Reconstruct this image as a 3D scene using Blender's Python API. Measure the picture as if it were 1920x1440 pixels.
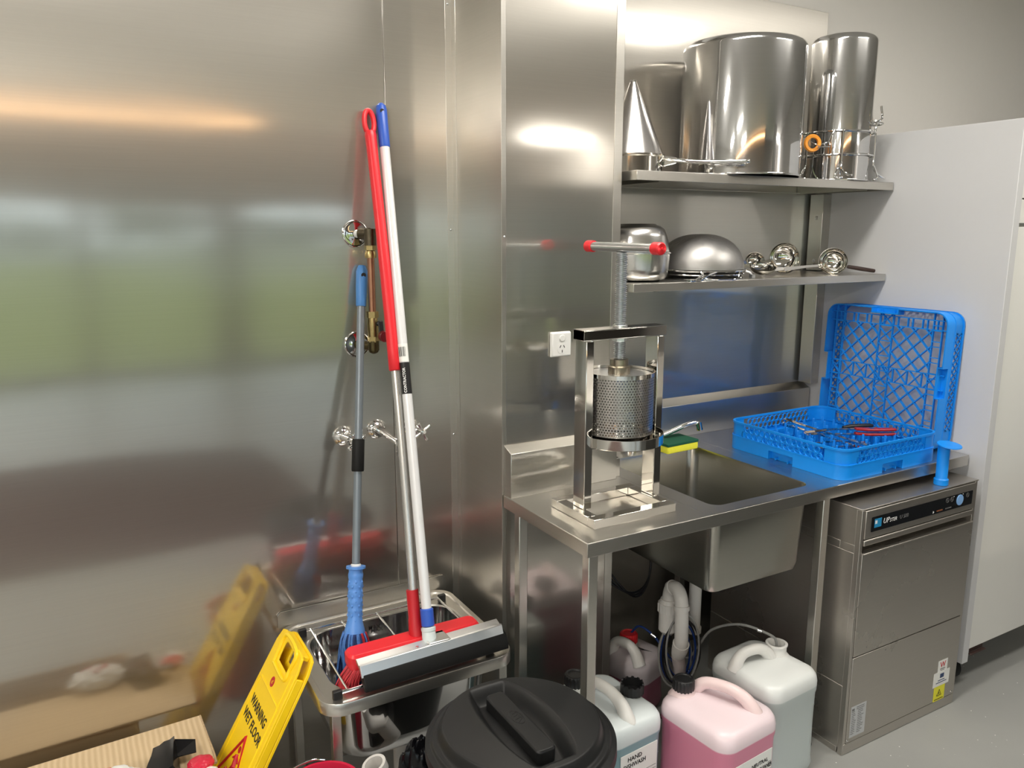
import bpy, bmesh, math, random
from mathutils import Vector, Matrix
random.seed(7)
PI = math.pi
for o in list(bpy.data.objects): bpy.data.objects.remove(o)
SC = bpy.context.scene
COL = SC.collection

# ------------------------------------------------------------ camera
cd = bpy.data.cameras.new('camera'); cam = bpy.data.objects.new('camera', cd); COL.objects.link(cam)
cd.sensor_fit = 'HORIZONTAL'; cd.sensor_width = 36.0; cd.lens = 36.0 * 1480 / 1920
cam.location = (0, 0, 1.66)
cam.rotation_euler = (PI / 2 - math.atan(283 / 1480), 0, -math.radians(29.8))
cd.clip_start = 0.05; cd.clip_end = 200
SC.camera = cam

# ------------------------------------------------------------ exposure, sky, lamps
SC.view_settings.view_transform = 'Standard'; SC.view_settings.look = 'None'
SC.view_settings.gamma = 1.0; SC.view_settings.use_curve_mapping = False
SC.view_settings.exposure = 0.35
w = bpy.data.worlds.new('world'); SC.world = w; w.use_nodes = True
bg = w.node_tree.nodes['Background']; bg.inputs[0].default_value = (0.80, 0.90, 1.0, 1); bg.inputs[1].default_value = 2.2

def area(name, loc, sx, sy, power, col=(1, .95, .87), rot=(0, 0, 0)):
    l = bpy.data.lights.new(name, 'AREA'); l.shape = 'RECTANGLE'; l.size = sx; l.size_y = sy
    l.energy = power; l.color = col
    o = bpy.data.objects.new(name, l); COL.objects.link(o); o.location = loc; o.rotation_euler = rot
    return o
LAMPS = [(1.25, 1.30, 1.2, .30, 20), (2.95, .42, 1.2, .30, 18), (-1.6, .9, 1.2, .30, 30),
         (5.3, -4.5, 1.2, .30, 40), (-4.2, -1.8, 1.2, .30, 50), (-2.0, -1.8, 1.2, .30, 45), (-2.4, -3.6, 1.2, .30, 45)]  # last three are fill added out of view to brighten the ceiling
CEIL = 2.90
for i, (x, y, sx, sy, p) in enumerate(LAMPS):
    area('panel_and_fill_lamp', (x, y, CEIL - .035), sx - .04, sy - .04, p)

# ------------------------------------------------------------ material helpers
def new_mat(name):
    m = bpy.data.materials.new(name); m.use_nodes = True
    return m, m.node_tree.nodes, m.node_tree.links, m.node_tree.nodes['Principled BSDF']
def mat(name, c, r=.5, metal=0., spec=.5, trans=0., sss=0., coat=0., emit=None, es=0., alpha=1., ior=1.45, noise=0., nscale=30., bump=0., bscale=60.):
    m, N, L, b = new_mat(name)
    b.inputs['Base Color'].default_value = (*c, 1); b.inputs['Roughness'].default_value = r
    b.inputs['Metallic'].default_value = metal; b.inputs['Specular IOR Level'].default_value = spec
    b.inputs['Transmission Weight'].default_value = trans; b.inputs['Coat Weight'].default_value = coat
    b.inputs['IOR'].default_value = ior
    if sss: b.inputs['Subsurface Weight'].default_value = sss; b.inputs['Subsurface Radius'].default_value = (.02, .02, .02); b.inputs['Subsurface Scale'].default_value = 1
    if emit: b.inputs['Emission Color'].default_value = (*emit, 1); b.inputs['Emission Strength'].default_value = es
    if noise:
        t = N.new('ShaderNodeTexCoord'); n = N.new('ShaderNodeTexNoise'); n.inputs['Scale'].default_value = nscale; n.inputs['Detail'].default_value = 4
        mx = N.new('ShaderNodeMix'); mx.data_type = 'RGBA'
        mx.inputs[6].default_value = (*[v * (1 - noise) for v in c], 1); mx.inputs[7].default_value = (*[min(1, v * (1 + noise)) for v in c], 1)
        L.new(t.outputs['Object'], n.inputs['Vector']); L.new(n.outputs['Fac'], mx.inputs[0]); L.new(mx.outputs[2], b.inputs['Base Color'])
    if bump:
        t = N.new('ShaderNodeTexCoord'); n = N.new('ShaderNodeTexNoise'); n.inputs['Scale'].default_value = bscale; n.inputs['Detail'].default_value = 3
        bp = N.new('ShaderNodeBump'); bp.inputs['Strength'].default_value = bump; bp.inputs['Distance'].default_value = .002
        L.new(t.outputs['Object'], n.inputs['Vector']); L.new(n.outputs['Fac'], bp.inputs['Height']); L.new(bp.outputs[0], b.inputs['Normal'])
    return m

def steel(name, c=(.60, .575, .54), r=.17, r2=.42, haze=.35, aniso=.7, streak='H', wave=0.0, smudge=.12, aniso2=None):
    """brushed stainless sheet: a sharp stretched lobe and a wide one, fine grain streaks, faint smudges"""
    m, N, L, b = new_mat(name)
    out = N['Material Output']
    b2 = N.new('ShaderNodeBsdfPrincipled'); ms = N.new('ShaderNodeMixShader')
    tc = N.new('ShaderNodeTexCoord'); ge = N.new('ShaderNodeNewGeometry')
    mp = N.new('ShaderNodeMapping'); mp.inputs['Scale'].default_value = (3, 3, 260) if streak == 'H' else (260, 260, 3)
    ns = N.new('ShaderNodeTexNoise'); ns.inputs['Scale'].default_value = 1.0; ns.inputs['Detail'].default_value = 3
    L.new(tc.outputs['Object'], mp.inputs[0]); L.new(mp.outputs[0], ns.inputs['Vector'])
    n2 = N.new('ShaderNodeTexNoise'); n2.inputs['Scale'].default_value = 2.2; n2.inputs['Detail'].default_value = 6
    L.new(tc.outputs['Object'], n2.inputs['Vector'])
    mx = N.new('ShaderNodeMix'); mx.data_type = 'RGBA'
    mx.inputs[6].default_value = (*[v * .955 for v in c], 1); mx.inputs[7].default_value = (*[v * 1.035 for v in c], 1)
    L.new(ns.outputs['Fac'], mx.inputs[0])
    mr = N.new('ShaderNodeMapRange'); mr.inputs['From Min'].default_value = .35; mr.inputs['From Max'].default_value = .7
    mr.inputs['To Min'].default_value = r * (1 - smudge); mr.inputs['To Max'].default_value = r * (1 + 1.6 * smudge)
    L.new(n2.outputs['Fac'], mr.inputs['Value'])
    cr = N.new('ShaderNodeVectorMath'); cr.operation = 'CROSS_PRODUCT'; cr.inputs[1].default_value = (.01, .02, 1)
    L.new(ge.outputs['Normal'], cr.inputs[0])
    for q in (b, b2):
        L.new(mx.outputs[2], q.inputs['Base Color']); q.inputs['Metallic'].default_value = 1
        L.new(cr.outputs[0], q.inputs['Tangent']); q.inputs['Anisotropic'].default_value = aniso
    L.new(mr.outputs[0], b.inputs['Roughness']); b2.inputs['Roughness'].default_value = r2; b2.inputs['Anisotropic'].default_value = aniso * .5 if aniso2 is None else aniso2
    if wave:
        mp2 = N.new('ShaderNodeMapping'); mp2.inputs['Scale'].default_value = (.8, .8, 2.6)
        nw = N.new('ShaderNodeTexNoise'); nw.inputs['Scale'].default_value = 1.0; nw.inputs['Detail'].default_value = 1.5
        bp = N.new('ShaderNodeBump'); bp.inputs['Strength'].default_value = 1; bp.inputs['Distance'].default_value = wave
        L.new(tc.outputs['Object'], mp2.inputs[0]); L.new(mp2.outputs[0], nw.inputs['Vector']); L.new(nw.outputs['Fac'], bp.inputs['Height'])
        L.new(bp.outputs[0], b.inputs['Normal']); L.new(bp.outputs[0], b2.inputs['Normal'])
    ms.inputs[0].default_value = haze
    L.new(b.outputs[0], ms.inputs[1]); L.new(b2.outputs[0], ms.inputs[2]); L.new(ms.outputs[0], out.inputs['Surface'])
    return m

M = {}
M['wall'] = steel('brushed_steel_wall', c=(.60, .575, .53), r=.10, r2=.36, haze=.56, aniso=.6, aniso2=.97, wave=.0028)
M['steel'] = steel('brushed_steel', c=(.62, .60, .56), r=.22, haze=.4, aniso=.5)
M['steel_dw'] = steel('satin_steel', c=(.55, .52, .48), r=.30, r2=.5, haze=.5, aniso=.4)
M['steel_pot'] = steel('pot_steel', c=(.63, .63, .63), r=.05, r2=.22, haze=.18, aniso=.3)
M['steel_mix'] = steel('satin_bowl_steel', c=(.66, .65, .63), r=.17, r2=.3, haze=.3, aniso=.5)
M['steel_bowl'] = steel('dull_bowl_steel', c=(.40, .395, .36), r=.2, r2=.4, haze=.3, aniso=.4)
M['polish'] = mat('polished_steel', (.66, .64, .60), .07, 1, noise=.03)
M['chrome'] = mat('chrome', (.78, .78, .78), .04, 1, noise=.02)
M['zinc'] = mat('zinc_plated_steel', (.66, .68, .70), .28, 1, noise=.05)
M['alu'] = mat('aluminium', (.78, .79, .80), .3, 1, noise=.04)
M['greypole'] = mat('grey_painted_pole', (.20, .23, .26), .3, .3, noise=.05)
M['whitepole'] = mat('white_pole', (.74, .74, .75), .25, .1, noise=.03)
M['silverpole'] = mat('silver_pole', (.56, .55, .53), .26, .75, noise=.06)
M['brass'] = mat('brass', (.38, .29, .13), .33, 1, noise=.25, nscale=60)
M['copper'] = mat('copper', (.42, .22, .14), .35, 1, noise=.2)
M['red'] = mat('red_plastic', (.72, .02, .03), .35, noise=.05)
M['dred'] = mat('dark_red_plastic', (.30, .01, .015), .3, noise=.05)
M['blue'] = mat('royal_blue_plastic', (.03, .10, .50), .35, noise=.05)
M['lblue'] = mat('cornflower_blue_plastic', (.10, .27, .68), .35, noise=.05)
M['mblue'] = mat('mid_blue_plastic', (.07, .23, .55), .4, noise=.05)
M['rackblue'] = mat('rack_blue_plastic', (.004, .245, .80), .38, noise=.03)
M['yellow'] = mat('yellow_plastic', (.93, .62, .008), .38, noise=.04)
M['black'] = mat('black_plastic', (.012, .012, .013), .4, noise=.1)
M['rubber'] = mat('black_rubber', (.006, .006, .006), .55, spec=.3, noise=.1)
M['bin'] = mat('charcoal_plastic', (.011, .0115, .012), .42, spec=.4, noise=.08, bump=.15, bscale=900)
M['bag'] = mat('black_bag', (.004, .004, .005), .22, spec=.3, noise=.1)
M['white'] = mat('white_plastic', (.78, .78, .76), .35, noise=.02)
M['pvc'] = mat('pvc_pipe', (.62, .60, .57), .38, noise=.03)
M['paint'] = mat('white_wall_paint', (.70, .685, .67), .6, noise=.015, bump=.05, bscale=200)
M['ceil'] = mat('ceiling_paint', (.80, .79, .77), .7, noise=.02)
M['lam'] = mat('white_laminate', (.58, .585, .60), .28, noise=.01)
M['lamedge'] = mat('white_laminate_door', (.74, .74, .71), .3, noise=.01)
M['dark'] = mat('dark_gap', (.02, .02, .02), .6, noise=.1)
M['card'] = None
M['black_ink'] = mat('black_ink', (.01, .01, .01), .5, noise=.05)
M['grey_ink'] = mat('grey_ink', (.15, .15, .15), .5, noise=.05)
M['red_ink'] = mat('red_ink', (.50, .01, .02), .4, noise=.05)
M['white_ink'] = mat('white_ink', (.80, .80, .80), .4, noise=.02)
M['paper'] = mat('label_paper', (.80, .80, .77), .4, noise=.02)
M['silverlabel'] = mat('silver_label', (.55, .56, .57), .35, .3, noise=.04)
M['ylabel'] = mat('yellow_label', (.80, .75, .03), .4, noise=.04)
M['greenpad'] = mat('green_scouring_pad', (.008, .085, .045), .9, noise=.3, nscale=200, bump=.6, bscale=300)
M['sponge'] = mat('yellow_sponge', (.90, .86, .06), .85, noise=.06, nscale=150, bump=.5, bscale=250)
M['brown'] = mat('brown_handle', (.035, .018, .015), .45, noise=.2)
M['orange'] = mat('orange_rubber', (.85, .33, .04), .45, noise=.1)
M['panelblack'] = mat('glossy_black_panel', (.008, .009, .011), .15, noise=.05)
M['knobblue'] = mat('pale_blue_button', (.22, .42, .75), .3, noise=.03)
M['logoblue'] = mat('logo_blue', (.02, .25, .50), .3, noise=.05)
M['tube'] = mat('clear_grey_tube', (.25, .25, .24), .25, noise=.1)
M['bluetube'] = mat('blue_tube', (.01, .035, .16), .25, noise=.1)
M['blacktube'] = mat('black_tube', (.01, .01, .012), .3, noise=.1)
M['redtube'] = mat('dull_red_tube', (.12, .06, .06), .4, noise=.1)

def floor_mat():
    m, N, L, b = new_mat('grey_vinyl_floor')
    tc = N.new('ShaderNodeTexCoord'); v = N.new('ShaderNodeTexVoronoi'); v.inputs['Scale'].default_value = 34
    L.new(tc.outputs['Object'], v.inputs['Vector'])
    r = N.new('ShaderNodeValToRGB'); r.color_ramp.elements[0].position = .045; r.color_ramp.elements[0].color = (1, 1, 1, 1)
    r.color_ramp.elements[1].position = .075; r.color_ramp.elements[1].color = (0, 0, 0, 1)
    n = N.new('ShaderNodeTexNoise'); n.inputs['Scale'].default_value = 2.5; n.inputs['Detail'].default_value = 8
    gt = N.new('ShaderNodeMath'); gt.operation = 'GREATER_THAN'; gt.inputs[1].default_value = .30
    sp = N.new('ShaderNodeSeparateColor'); L.new(v.outputs['Color'], sp.inputs[0]); L.new(sp.outputs[0], gt.inputs[0])
    mu = N.new('ShaderNodeMath'); mu.operation = 'MULTIPLY'
    L.new(v.outputs['Distance'], r.inputs[0]); L.new(r.outputs[0], mu.inputs[0]); L.new(gt.outputs[0], mu.inputs[1])
    a = N.new('ShaderNodeMix'); a.data_type = 'RGBA'; a.inputs[6].default_value = (.27, .275, .265, 1); a.inputs[7].default_value = (.35, .355, .34, 1)
    L.new(tc.outputs['Object'], n.inputs['Vector']); L.new(n.outputs['Fac'], a.inputs[0])
    f = N.new('ShaderNodeMix'); f.data_type = 'RGBA'; f.inputs[7].default_value = (.85, .85, .80, 1)
    L.new(mu.outputs[0], f.inputs[0]); L.new(a.outputs[2], f.inputs[6]); L.new(f.outputs[2], b.inputs['Base Color'])
    b.inputs['Roughness'].default_value = .38
    return m
def card_mat():
    m, N, L, b = new_mat('cardboard')
    tc = N.new('ShaderNodeTexCoord'); wv = N.new('ShaderNodeTexWave'); wv.inputs['Scale'].default_value = 22; wv.inputs['Distortion'].default_value = .6; wv.inputs['Detail'].default_value = 1
    L.new(tc.outputs['Object'], wv.inputs['Vector'])
    a = N.new('ShaderNodeMix'); a.data_type = 'RGBA'; a.inputs[6].default_value = (.50, .37, .22, 1); a.inputs[7].default_value = (.60, .46, .29, 1)
    L.new(wv.outputs['Fac'], a.inputs[0]); L.new(a.outputs[2], b.inputs['Base Color']); b.inputs['Roughness'].default_value = .8
    bp = N.new('ShaderNodeBump'); bp.inputs['Strength'].default_value = .5; bp.inputs['Distance'].default_value = .002
    L.new(wv.outputs['Fac'], bp.inputs['Height']); L.new(bp.outputs[0], b.inputs['Normal'])
    return m
def perf_mat(name, cols, pitch, rad, c=(.42, .41, .39), rough=.3, cyl=True, cone=False):
    """steel sheet punched with staggered round holes (see-through)"""
    m, N, L, b = new_mat(name)
    b.inputs['Base Color'].default_value = (*c, 1); b.inputs['Metallic'].default_value = 1; b.inputs['Roughness'].default_value = rough
    out = N['Material Output']; tc = N.new('ShaderNodeTexCoord'); sx = N.new('ShaderNodeSeparateXYZ'); L.new(tc.outputs['Object'], sx.inputs[0])
    def mth(op, a, bb=None, cc=None):
        n = N.new('ShaderNodeMath'); n.operation = op
        for i, q in enumerate((a, bb, cc)):
            if q is None: continue
            if isinstance(q, (int, float)): n.inputs[i].default_value = q
            else: L.new(q, n.inputs[i])
        return n.outputs[0]
    ang = mth('ARCTAN2', sx.outputs[1], sx.outputs[0])
    u = mth('MULTIPLY', mth('ADD', mth('DIVIDE', ang, 2 * PI), .5), float(cols))
    v = mth('DIVIDE', sx.outputs[2], pitch * .866)
    fv = mth('FLOOR', v); odd = mth('MULTIPLY', mth('MODULO', mth('ABSOLUTE', fv), 2.0), .5)
    uu = mth('SUBTRACT', mth('FRACT', mth('ADD', u, odd)), .5); vv = mth('MULTIPLY', mth('SUBTRACT', mth('FRACT', v), .5), .866)
    d = mth('SQRT', mth('ADD', mth('MULTIPLY', uu, uu), mth('MULTIPLY', vv, vv)))
    h = mth('LESS_THAN', d, rad)
    tr = N.new('ShaderNodeBsdfTransparent'); ms = N.new('ShaderNodeMixShader')
    L.new(h, ms.inputs[0]); L.new(b.outputs[0], ms.inputs[1]); L.new(tr.outputs[0], ms.inputs[2]); L.new(ms.outputs[0], out.inputs['Surface'])
    return m
def can_mat(name, upper, lower, level):
    """translucent jerry can: paler plastic above the liquid level, liquid seen through the plastic below"""
    m, N, L, b = new_mat(name)
    tc = N.new('ShaderNodeTexCoord'); sx = N.new('ShaderNodeSeparateXYZ'); L.new(tc.outputs['Object'], sx.inputs[0])
    mr = N.new('ShaderNodeMapRange'); mr.inputs['From Min'].default_value = level - .002; mr.inputs['From Max'].default_value = level + .002
    L.new(sx.outputs[2], mr.inputs['Value'])
    a = N.new('ShaderNodeMix'); a.data_type = 'RGBA'; a.inputs[6].default_value = (*lower, 1); a.inputs[7].default_value = (*upper, 1)
    L.new(mr.outputs[0], a.inputs[0]); L.new(a.outputs[2], b.inputs['Base Color'])
    b.inputs['Roughness'].default_value = .33
    b.inputs['Subsurface Weight'].default_value = .35; b.inputs['Subsurface Radius'].default_value = (.03, .03, .03); b.inputs['Subsurface Scale'].default_value = .6
    return m
M['floor'] = floor_mat(); M['card'] = card_mat()
def glass_mat():
    m, N, L, b = new_mat('window_glass'); N.remove(b)
    t = N.new('ShaderNodeBsdfTransparent'); g = N.new('ShaderNodeBsdfGlossy'); g.inputs['Roughness'].default_value = .0
    t.inputs[0].default_value = (.93, .96, .95, 1)
    ms = N.new('ShaderNodeMixShader'); ms.inputs[0].default_value = .06
    L.new(t.outputs[0], ms.inputs[1]); L.new(g.outputs[0], ms.inputs[2]); L.new(ms.outputs[0], N['Material Output'].inputs['Surface'])
    return m
M['glass'] = glass_mat()

# ------------------------------------------------------------ mesh helpers
class MB:
    def __init__(s): s.bm = bmesh.new()
    def face(s, vs):
        try: return s.bm.faces.new(vs)
        except ValueError: return None
    def box(s, x0, x1, y0, y1, z0, z1, mtx=None):
        P = [(x0, y0, z0), (x1, y0, z0), (x1, y1, z0), (x0, y1, z0), (x0, y0, z1), (x1, y0, z1), (x1, y1, z1), (x0, y1, z1)]
        return s.hexa(P, mtx)
    def hexa(s, P, mtx=None):
        v = [s.bm.verts.new(mtx @ Vector(p) if mtx else p) for p in P]
        for f in ((0, 3, 2, 1), (4, 5, 6, 7), (0, 1, 5, 4), (1, 2, 6, 5), (2, 3, 7, 6), (3, 0, 4, 7)): s.face([v[i] for i in f])
        return s
    def loft(s, rings, cap0=True, cap1=True, closed=True):
        R = [[s.bm.verts.new(p) for p in r] for r in rings]
        n = len(R[0])
        for a, b in zip(R[:-1], R[1:]):
            for i in range(n if closed else n - 1):
                j = (i + 1) % n; s.face([a[i], a[j], b[j], b[i]])
        if cap0: s.face(R[0][::-1])
        if cap1: s.face(R[-1])
        return s
    def tube(s, pts, r, n=10, caps=True, closed=False):
        pts = [Vector(p) for p in pts]; m = len(pts)
        rr = r if isinstance(r, (list, tuple)) else [r] * m
        T = []
        for i in range(m):
            if closed: t = pts[(i + 1) % m] - pts[i - 1]
            else: t = pts[min(i + 1, m - 1)] - pts[max(i - 1, 0)]
            T.append(t.normalized() if t.length > 1e-9 else Vector((0, 0, 1)))
        up = Vector((0, 0, 1)) if abs(T[0].z) < .9 else Vector((1, 0, 0))
        nrm = T[0].cross(up).normalized(); rings = []
        for i in range(m):
            nrm = (nrm - T[i] * nrm.dot(T[i]))
            nrm = nrm.normalized() if nrm.length > 1e-6 else T[i].orthogonal().normalized()
            bn = T[i].cross(nrm)
            rings.append([pts[i] + (nrm * math.cos(2 * PI * k / n) + bn * math.sin(2 * PI * k / n)) * rr[i] for k in range(n)])
        if closed: rings.append(rings[0]); s.loft(rings, False, False); bmesh.ops.remove_doubles(s.bm, verts=s.bm.verts, dist=1e-6)
        else: s.loft(rings, caps, caps)
        return s
    def cyl(s, p, q, r1, r2=None, n=24): return s.tube([p, q], [r1, r1 if r2 is None else r2], n)
    def lathe(s, prof, c=(0, 0, 0), n=48, mtx=None, cap0=False, cap1=False):
        """prof: list of (r, z); swept about Z through c"""
        rings = []
        for r, z in prof:
            ring = []
            for k in range(n):
                a = 2 * PI * k / n; p = Vector((r * math.cos(a), r * math.sin(a), z))
                if mtx: p = mtx @ p
                ring.append(p + Vector(c))
            rings.append(ring)
        return s.loft(rings, cap0, cap1)
    def prism(s, poly, d, mtx=None):
        """2D polygon (x,y) extruded 0..d in z, then mtx"""
        a = [Vector((x, y, 0)) for x, y in poly]; b = [Vector((x, y, d)) for x, y in poly]
        if mtx: a = [mtx @ p for p in a]; b = [mtx @ p for p in b]
        return s.loft([a, b])
OFF = {}
def link(o): COL.objects.link(o); return o
def thing(name, label, cat, loc=(0, 0, 0), rot=(0, 0, 0), group=None, world=False):
    o = link(bpy.data.objects.new(name, None)); o.location = loc; o.rotation_euler = rot; o.empty_display_size = .05
    o['label'] = label; o['category'] = cat
    if group: o['group'] = group
    OFF[o] = Vector(loc) if world else Vector((0, 0, 0))
    return o
def build(name, mb, m, parent=None, bevel=0., smooth=30, label=None, seg=2, sub=0):
    me = bpy.data.meshes.new(name); bm = mb.bm
    off = OFF.get(parent)
    if off is not None: bmesh.ops.translate(bm, verts=bm.verts, vec=-off)
    bmesh.ops.recalc_face_normals(bm, faces=bm.faces)
    bm.to_mesh(me); bm.free()
    if m: me.materials.append(m)
    for p in me.polygons: p.use_smooth = True
    if smooth < 180: me.set_sharp_from_angle(angle=math.radians(smooth))
    o = link(bpy.data.objects.new(name, me))
    if parent: o.parent = parent; OFF[o] = off if off is not None else Vector((0, 0, 0))
    if bevel:
        b = o.modifiers.new('bevel', 'BEVEL'); b.width = bevel; b.segments = seg; b.limit_method = 'ANGLE'; b.angle_limit = math.radians(35)
    if sub:
        b = o.modifiers.new('sub', 'SUBSURF'); b.levels = sub; b.render_levels = sub
    if label: o['label'] = label
    return o
def tag(o, label, cat, group=None):
    o['label'] = label; o['category'] = cat
    if group: o['group'] = group
    return o
def struct(name, mb, m, bevel=0., parent=None):
    o = build(name, mb, m, parent, bevel)
    if not parent: o['kind'] = 'structure'
    return o
def text(s, size, m, parent, o, xd, yd, name='lettering', bold=0., sx=1., align='LEFT', shear=0.):
    """lettering as thin real geometry; o/xd/yd in the parent's frame (or world for world-built things)"""
    c = bpy.data.curves.new('t', 'FONT'); c.body = s; c.size = size; c.extrude = .0003; c.align_x = align; c.offset = bold * size; c.shear = shear
    c.resolution_u = 2
    ob = link(bpy.data.objects.new('t', c)); bpy.context.view_layer.update()
    me = bpy.data.meshes.new_from_object(ob); bpy.data.objects.remove(ob)
    X = Vector(xd).normalized(); Y = Vector(yd).normalized(); Zv = X.cross(Y)
    off = OFF.get(parent, Vector((0, 0, 0)))
    for v in me.vertices:
        v.co = Vector(o) + X * v.co.x * sx + Y * v.co.y + Zv * v.co.z - off
    me.materials.clear(); me.materials.append(m)
    t = link(bpy.data.objects.new(name, me)); t.parent = parent
    return t
def rrect(cx, cy, w, h, r, z, n=6):
    pts = []
    for (sx, sy, a0) in ((1, 1, 0), (-1, 1, PI / 2), (-1, -1, PI), (1, -1, 1.5 * PI)):
        for k in range(n + 1):
            a = a0 + PI / 2 * k / n
            pts.append(Vector((cx + sx * (w / 2 - r) + r * math.cos(a), cy + sy * (h / 2 - r) + r * math.sin(a), z)))
    return pts
def arc(c, r, a0, a1, n, plane='XY'):
    out = []
    for k in range(n + 1):
        a = a0 + (a1 - a0) * k / n; u, v = r * math.cos(a), r * math.sin(a)
        out.append(Vector(c) + (Vector((u, v, 0)) if plane == 'XY' else Vector((u, 0, v)) if plane == 'XZ' else Vector((0, u, v))))
    return out
def bez(P, n=24):
    """smooth Catmull-Rom curve through the points P"""
    P = [Vector(p) for p in P]; Q = [P[0]] + P + [P[-1]]; out = []
    m = max(2, n // (len(P) - 1))
    for i in range(1, len(Q) - 2):
        a, b, c, d = Q[i - 1:i + 3]
        for k in range(m):
            t = k / m
            out.append(.5 * ((2 * b) + (-a + c) * t + (2 * a - 5 * b + 4 * c - d) * t * t + (-a + 3 * b - 3 * c + d) * t ** 3))
    out.append(P[-1]); return out
def screw_head(mb, p, d, r=.004):
    p = Vector(p); d = Vector(d); mb.tube([p, p + d * .0015, p + d * .0025], [r, r, r * .6], 12)

# ============================================================ THE ROOM
WY = 2.25
struct('floor', MB().box(-6, 6, -5.5, 2.3, -.05, 0), M['floor'])
struct('ceiling', MB().box(-6, 6, -5.5, 2.3, CEIL, CEIL + .08), M['ceil'])
struct('wall_back', MB().box(-6, 6.1, WY + .012, WY + .1, 0, CEIL), M['paint'])
struct('wall_right', MB().box(6, 6.1, -5.5, WY, 0, CEIL), M['paint'])
struct('wall_left', MB().box(-6.1, -6, -5.5, WY, 0, CEIL), M['paint'])
# stainless cladding
struct('trim_1', MB().box(-1.65, .866, WY, WY + .012, 0, CEIL), M['wall'], bevel=.0008)
struct('trim_2', MB().box(.8675, 1.083, WY, WY + .012, 0, CEIL), M['wall'], bevel=.0008)
struct('trim_3', MB().box(-4.2, -1.652, WY, WY + .012, 0, CEIL), M['wall'], bevel=.0008)
mb = MB().box(1.495, 2.715, WY, WY + .012, 0, 2.505); struct('trim_4', mb, M['wall'], bevel=.0008)
# the boxed column, clad in steel, with its corner angles
mb = MB().box(1.0845, 1.4935, 1.951, WY + .012, 0, CEIL); struct('wall_column', mb, M['wall'], bevel=.001)
mb = MB()
mb.box(1.083, 1.0846, 1.95, 2.25, 0, CEIL); mb.box(1.083, 1.098, 1.9494, 1.951, 0, CEIL)
mb.box(1.465, 1.495, 1.9494, 1.951, 0, CEIL); mb.box(1.4935, 1.495, 1.9494, 1.98, 0, CEIL)
struct('trim_5', mb, M['steel'], bevel=.0006)
mb = MB(); mb.box(1.060, 1.083, 2.2485, 2.2505, 0, CEIL); mb.box(1.0815, 1.083, 2.225, 2.25, 0, CEIL)
struct('trim_6', mb, M['steel'], bevel=.0005)
mb = MB()
for z in (.35, 1.0, 1.65, 2.3):
    screw_head(mb, (1.092, 1.9494, z), (0, -1, 0), .003); screw_head(mb, (1.07, 2.2485, z + .02), (0, -1, 0), .003)
struct('trim_7', mb, M['zinc'])

# ---- the glazed street side behind the camera (seen in the steel)
GY = -5.5
mb = MB(); mb.box(-6, 6, GY - .1, GY, 2.08, CEIL); mb.box(4.6, 6, GY - .1, GY, 0, 2.08)
M['bulk'] = mat('brown_bulkhead_paint', (.31, .28, .255), .6, noise=.05)
struct('wall_front', mb, M['bulk'])
MULL = [(-6, -5.9), (-3.4, -3.3), (.20, .36), (1.62, 2.02), (3.35, 3.42), (4.5, 4.6)]
mb = MB()
for a, b in MULL: mb.box(a, b, GY - .09, GY + .0, 0, 2.08)
for (a, b), (c, d) in zip(MULL[:-1], MULL[1:]):
    mb.box(b, c, GY - .07, GY - .02, 0, .08); mb.box(b, c, GY - .07, GY - .02, 2.02, 2.08)
M['mull'] = mat('brown_window_frame', (.10, .07, .06), .5, noise=.05)
struct('window_1', mb, M['mull'])
for i, ((a, b), (c, d)) in enumerate(zip(MULL[:-1], MULL[1:])):
    struct('window_%d' % (i + 2), MB().box(b, c, GY - .05, GY - .045, .08, 2.02), M['glass'])
# warm timber pelmet with an LED strip along the ceiling
struct('trim_8', MB().box(-6, 2.1, -4.6, -4.4, 2.70, CEIL), mat('timber_pelmet', (.36, .25, .18), .5, noise=.15))
mb = MB().box(-5.8, 2.0, -4.405, -4.38, 2.80, 2.83)
o = build('led_strip', mb, mat('warm_led', (1, .7, .4), .5, emit=(1, .62, .30), es=8)); tag(o, 'warm glowing line of light reflected across the top of the left steel wall', 'light')
# unseen mat, island, tall units, pier and doors added to darken and stripe reflections
tag(build('floor_mat', MB().box(-2.4, 1.3, -1.9, .15, 0, .014), mat('added_dark_mat', (.07, .035, .03), .7, noise=.2), bevel=.004), 'dark mat added out of view to darken the low reflection in the left steel wall', 'mat')
t = thing('added_island_bench', 'dark island bench added out of view to darken reflections in sink bowl and dishwasher', 'bench', (3.3, -.02, 0), world=True)
build('top', MB().box(2.05, 4.6, -.55, .50, .86, .90), M['steel'], t, bevel=.002)
build('cabinet', MB().box(2.08, 4.55, -.53, .47, .0, .86), mat('added_dark_cabinet', (.07, .068, .065), .4, noise=.05), t, bevel=.002)
for k, (x0, x1, c_) in enumerate(((3.0, 3.75, (.05, .045, .04)), (4.9, 5.7, (.06, .055, .05)))):
    t = thing('added_tall_unit', ('left' if k == 0 else 'right') + 'most dark tall unit added out of view to stripe the stock pots', 'added_fridge', ((x0 + x1) / 2, -4.0, 0), world=True)
    build('casing', MB().box(x0, x1, -4.3, -3.6, .0, 2.2), mat('added_dark_unit', c_, .3, noise=.05), t, bevel=.004)
    build('handle', MB().box(x0 + .05, x0 + .08, -3.6, -3.56, .9, 1.7), M['polish'], t, bevel=.004)
struct('wall_pier_added', MB().box(3.95, 4.55, -4.2, -3.7, 0, CEIL), M['paint'])  # pier added out of view as a pale stripe for the pots
struct('door_added_1', MB().box(5.95, 6.0, -2.6, -1.7, 0, 2.1), mat('added_dark_door', (.05, .045, .04), .4, noise=.05))  # unseen dark door added to stripe the pot reflections
struct('door_added_2', MB().box(5.95, 6.0, .2, .9, 0, 2.1), mat('added_dark_door_two', (.06, .055, .05), .4, noise=.05))  # second unseen door, added for the same stripes
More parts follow.
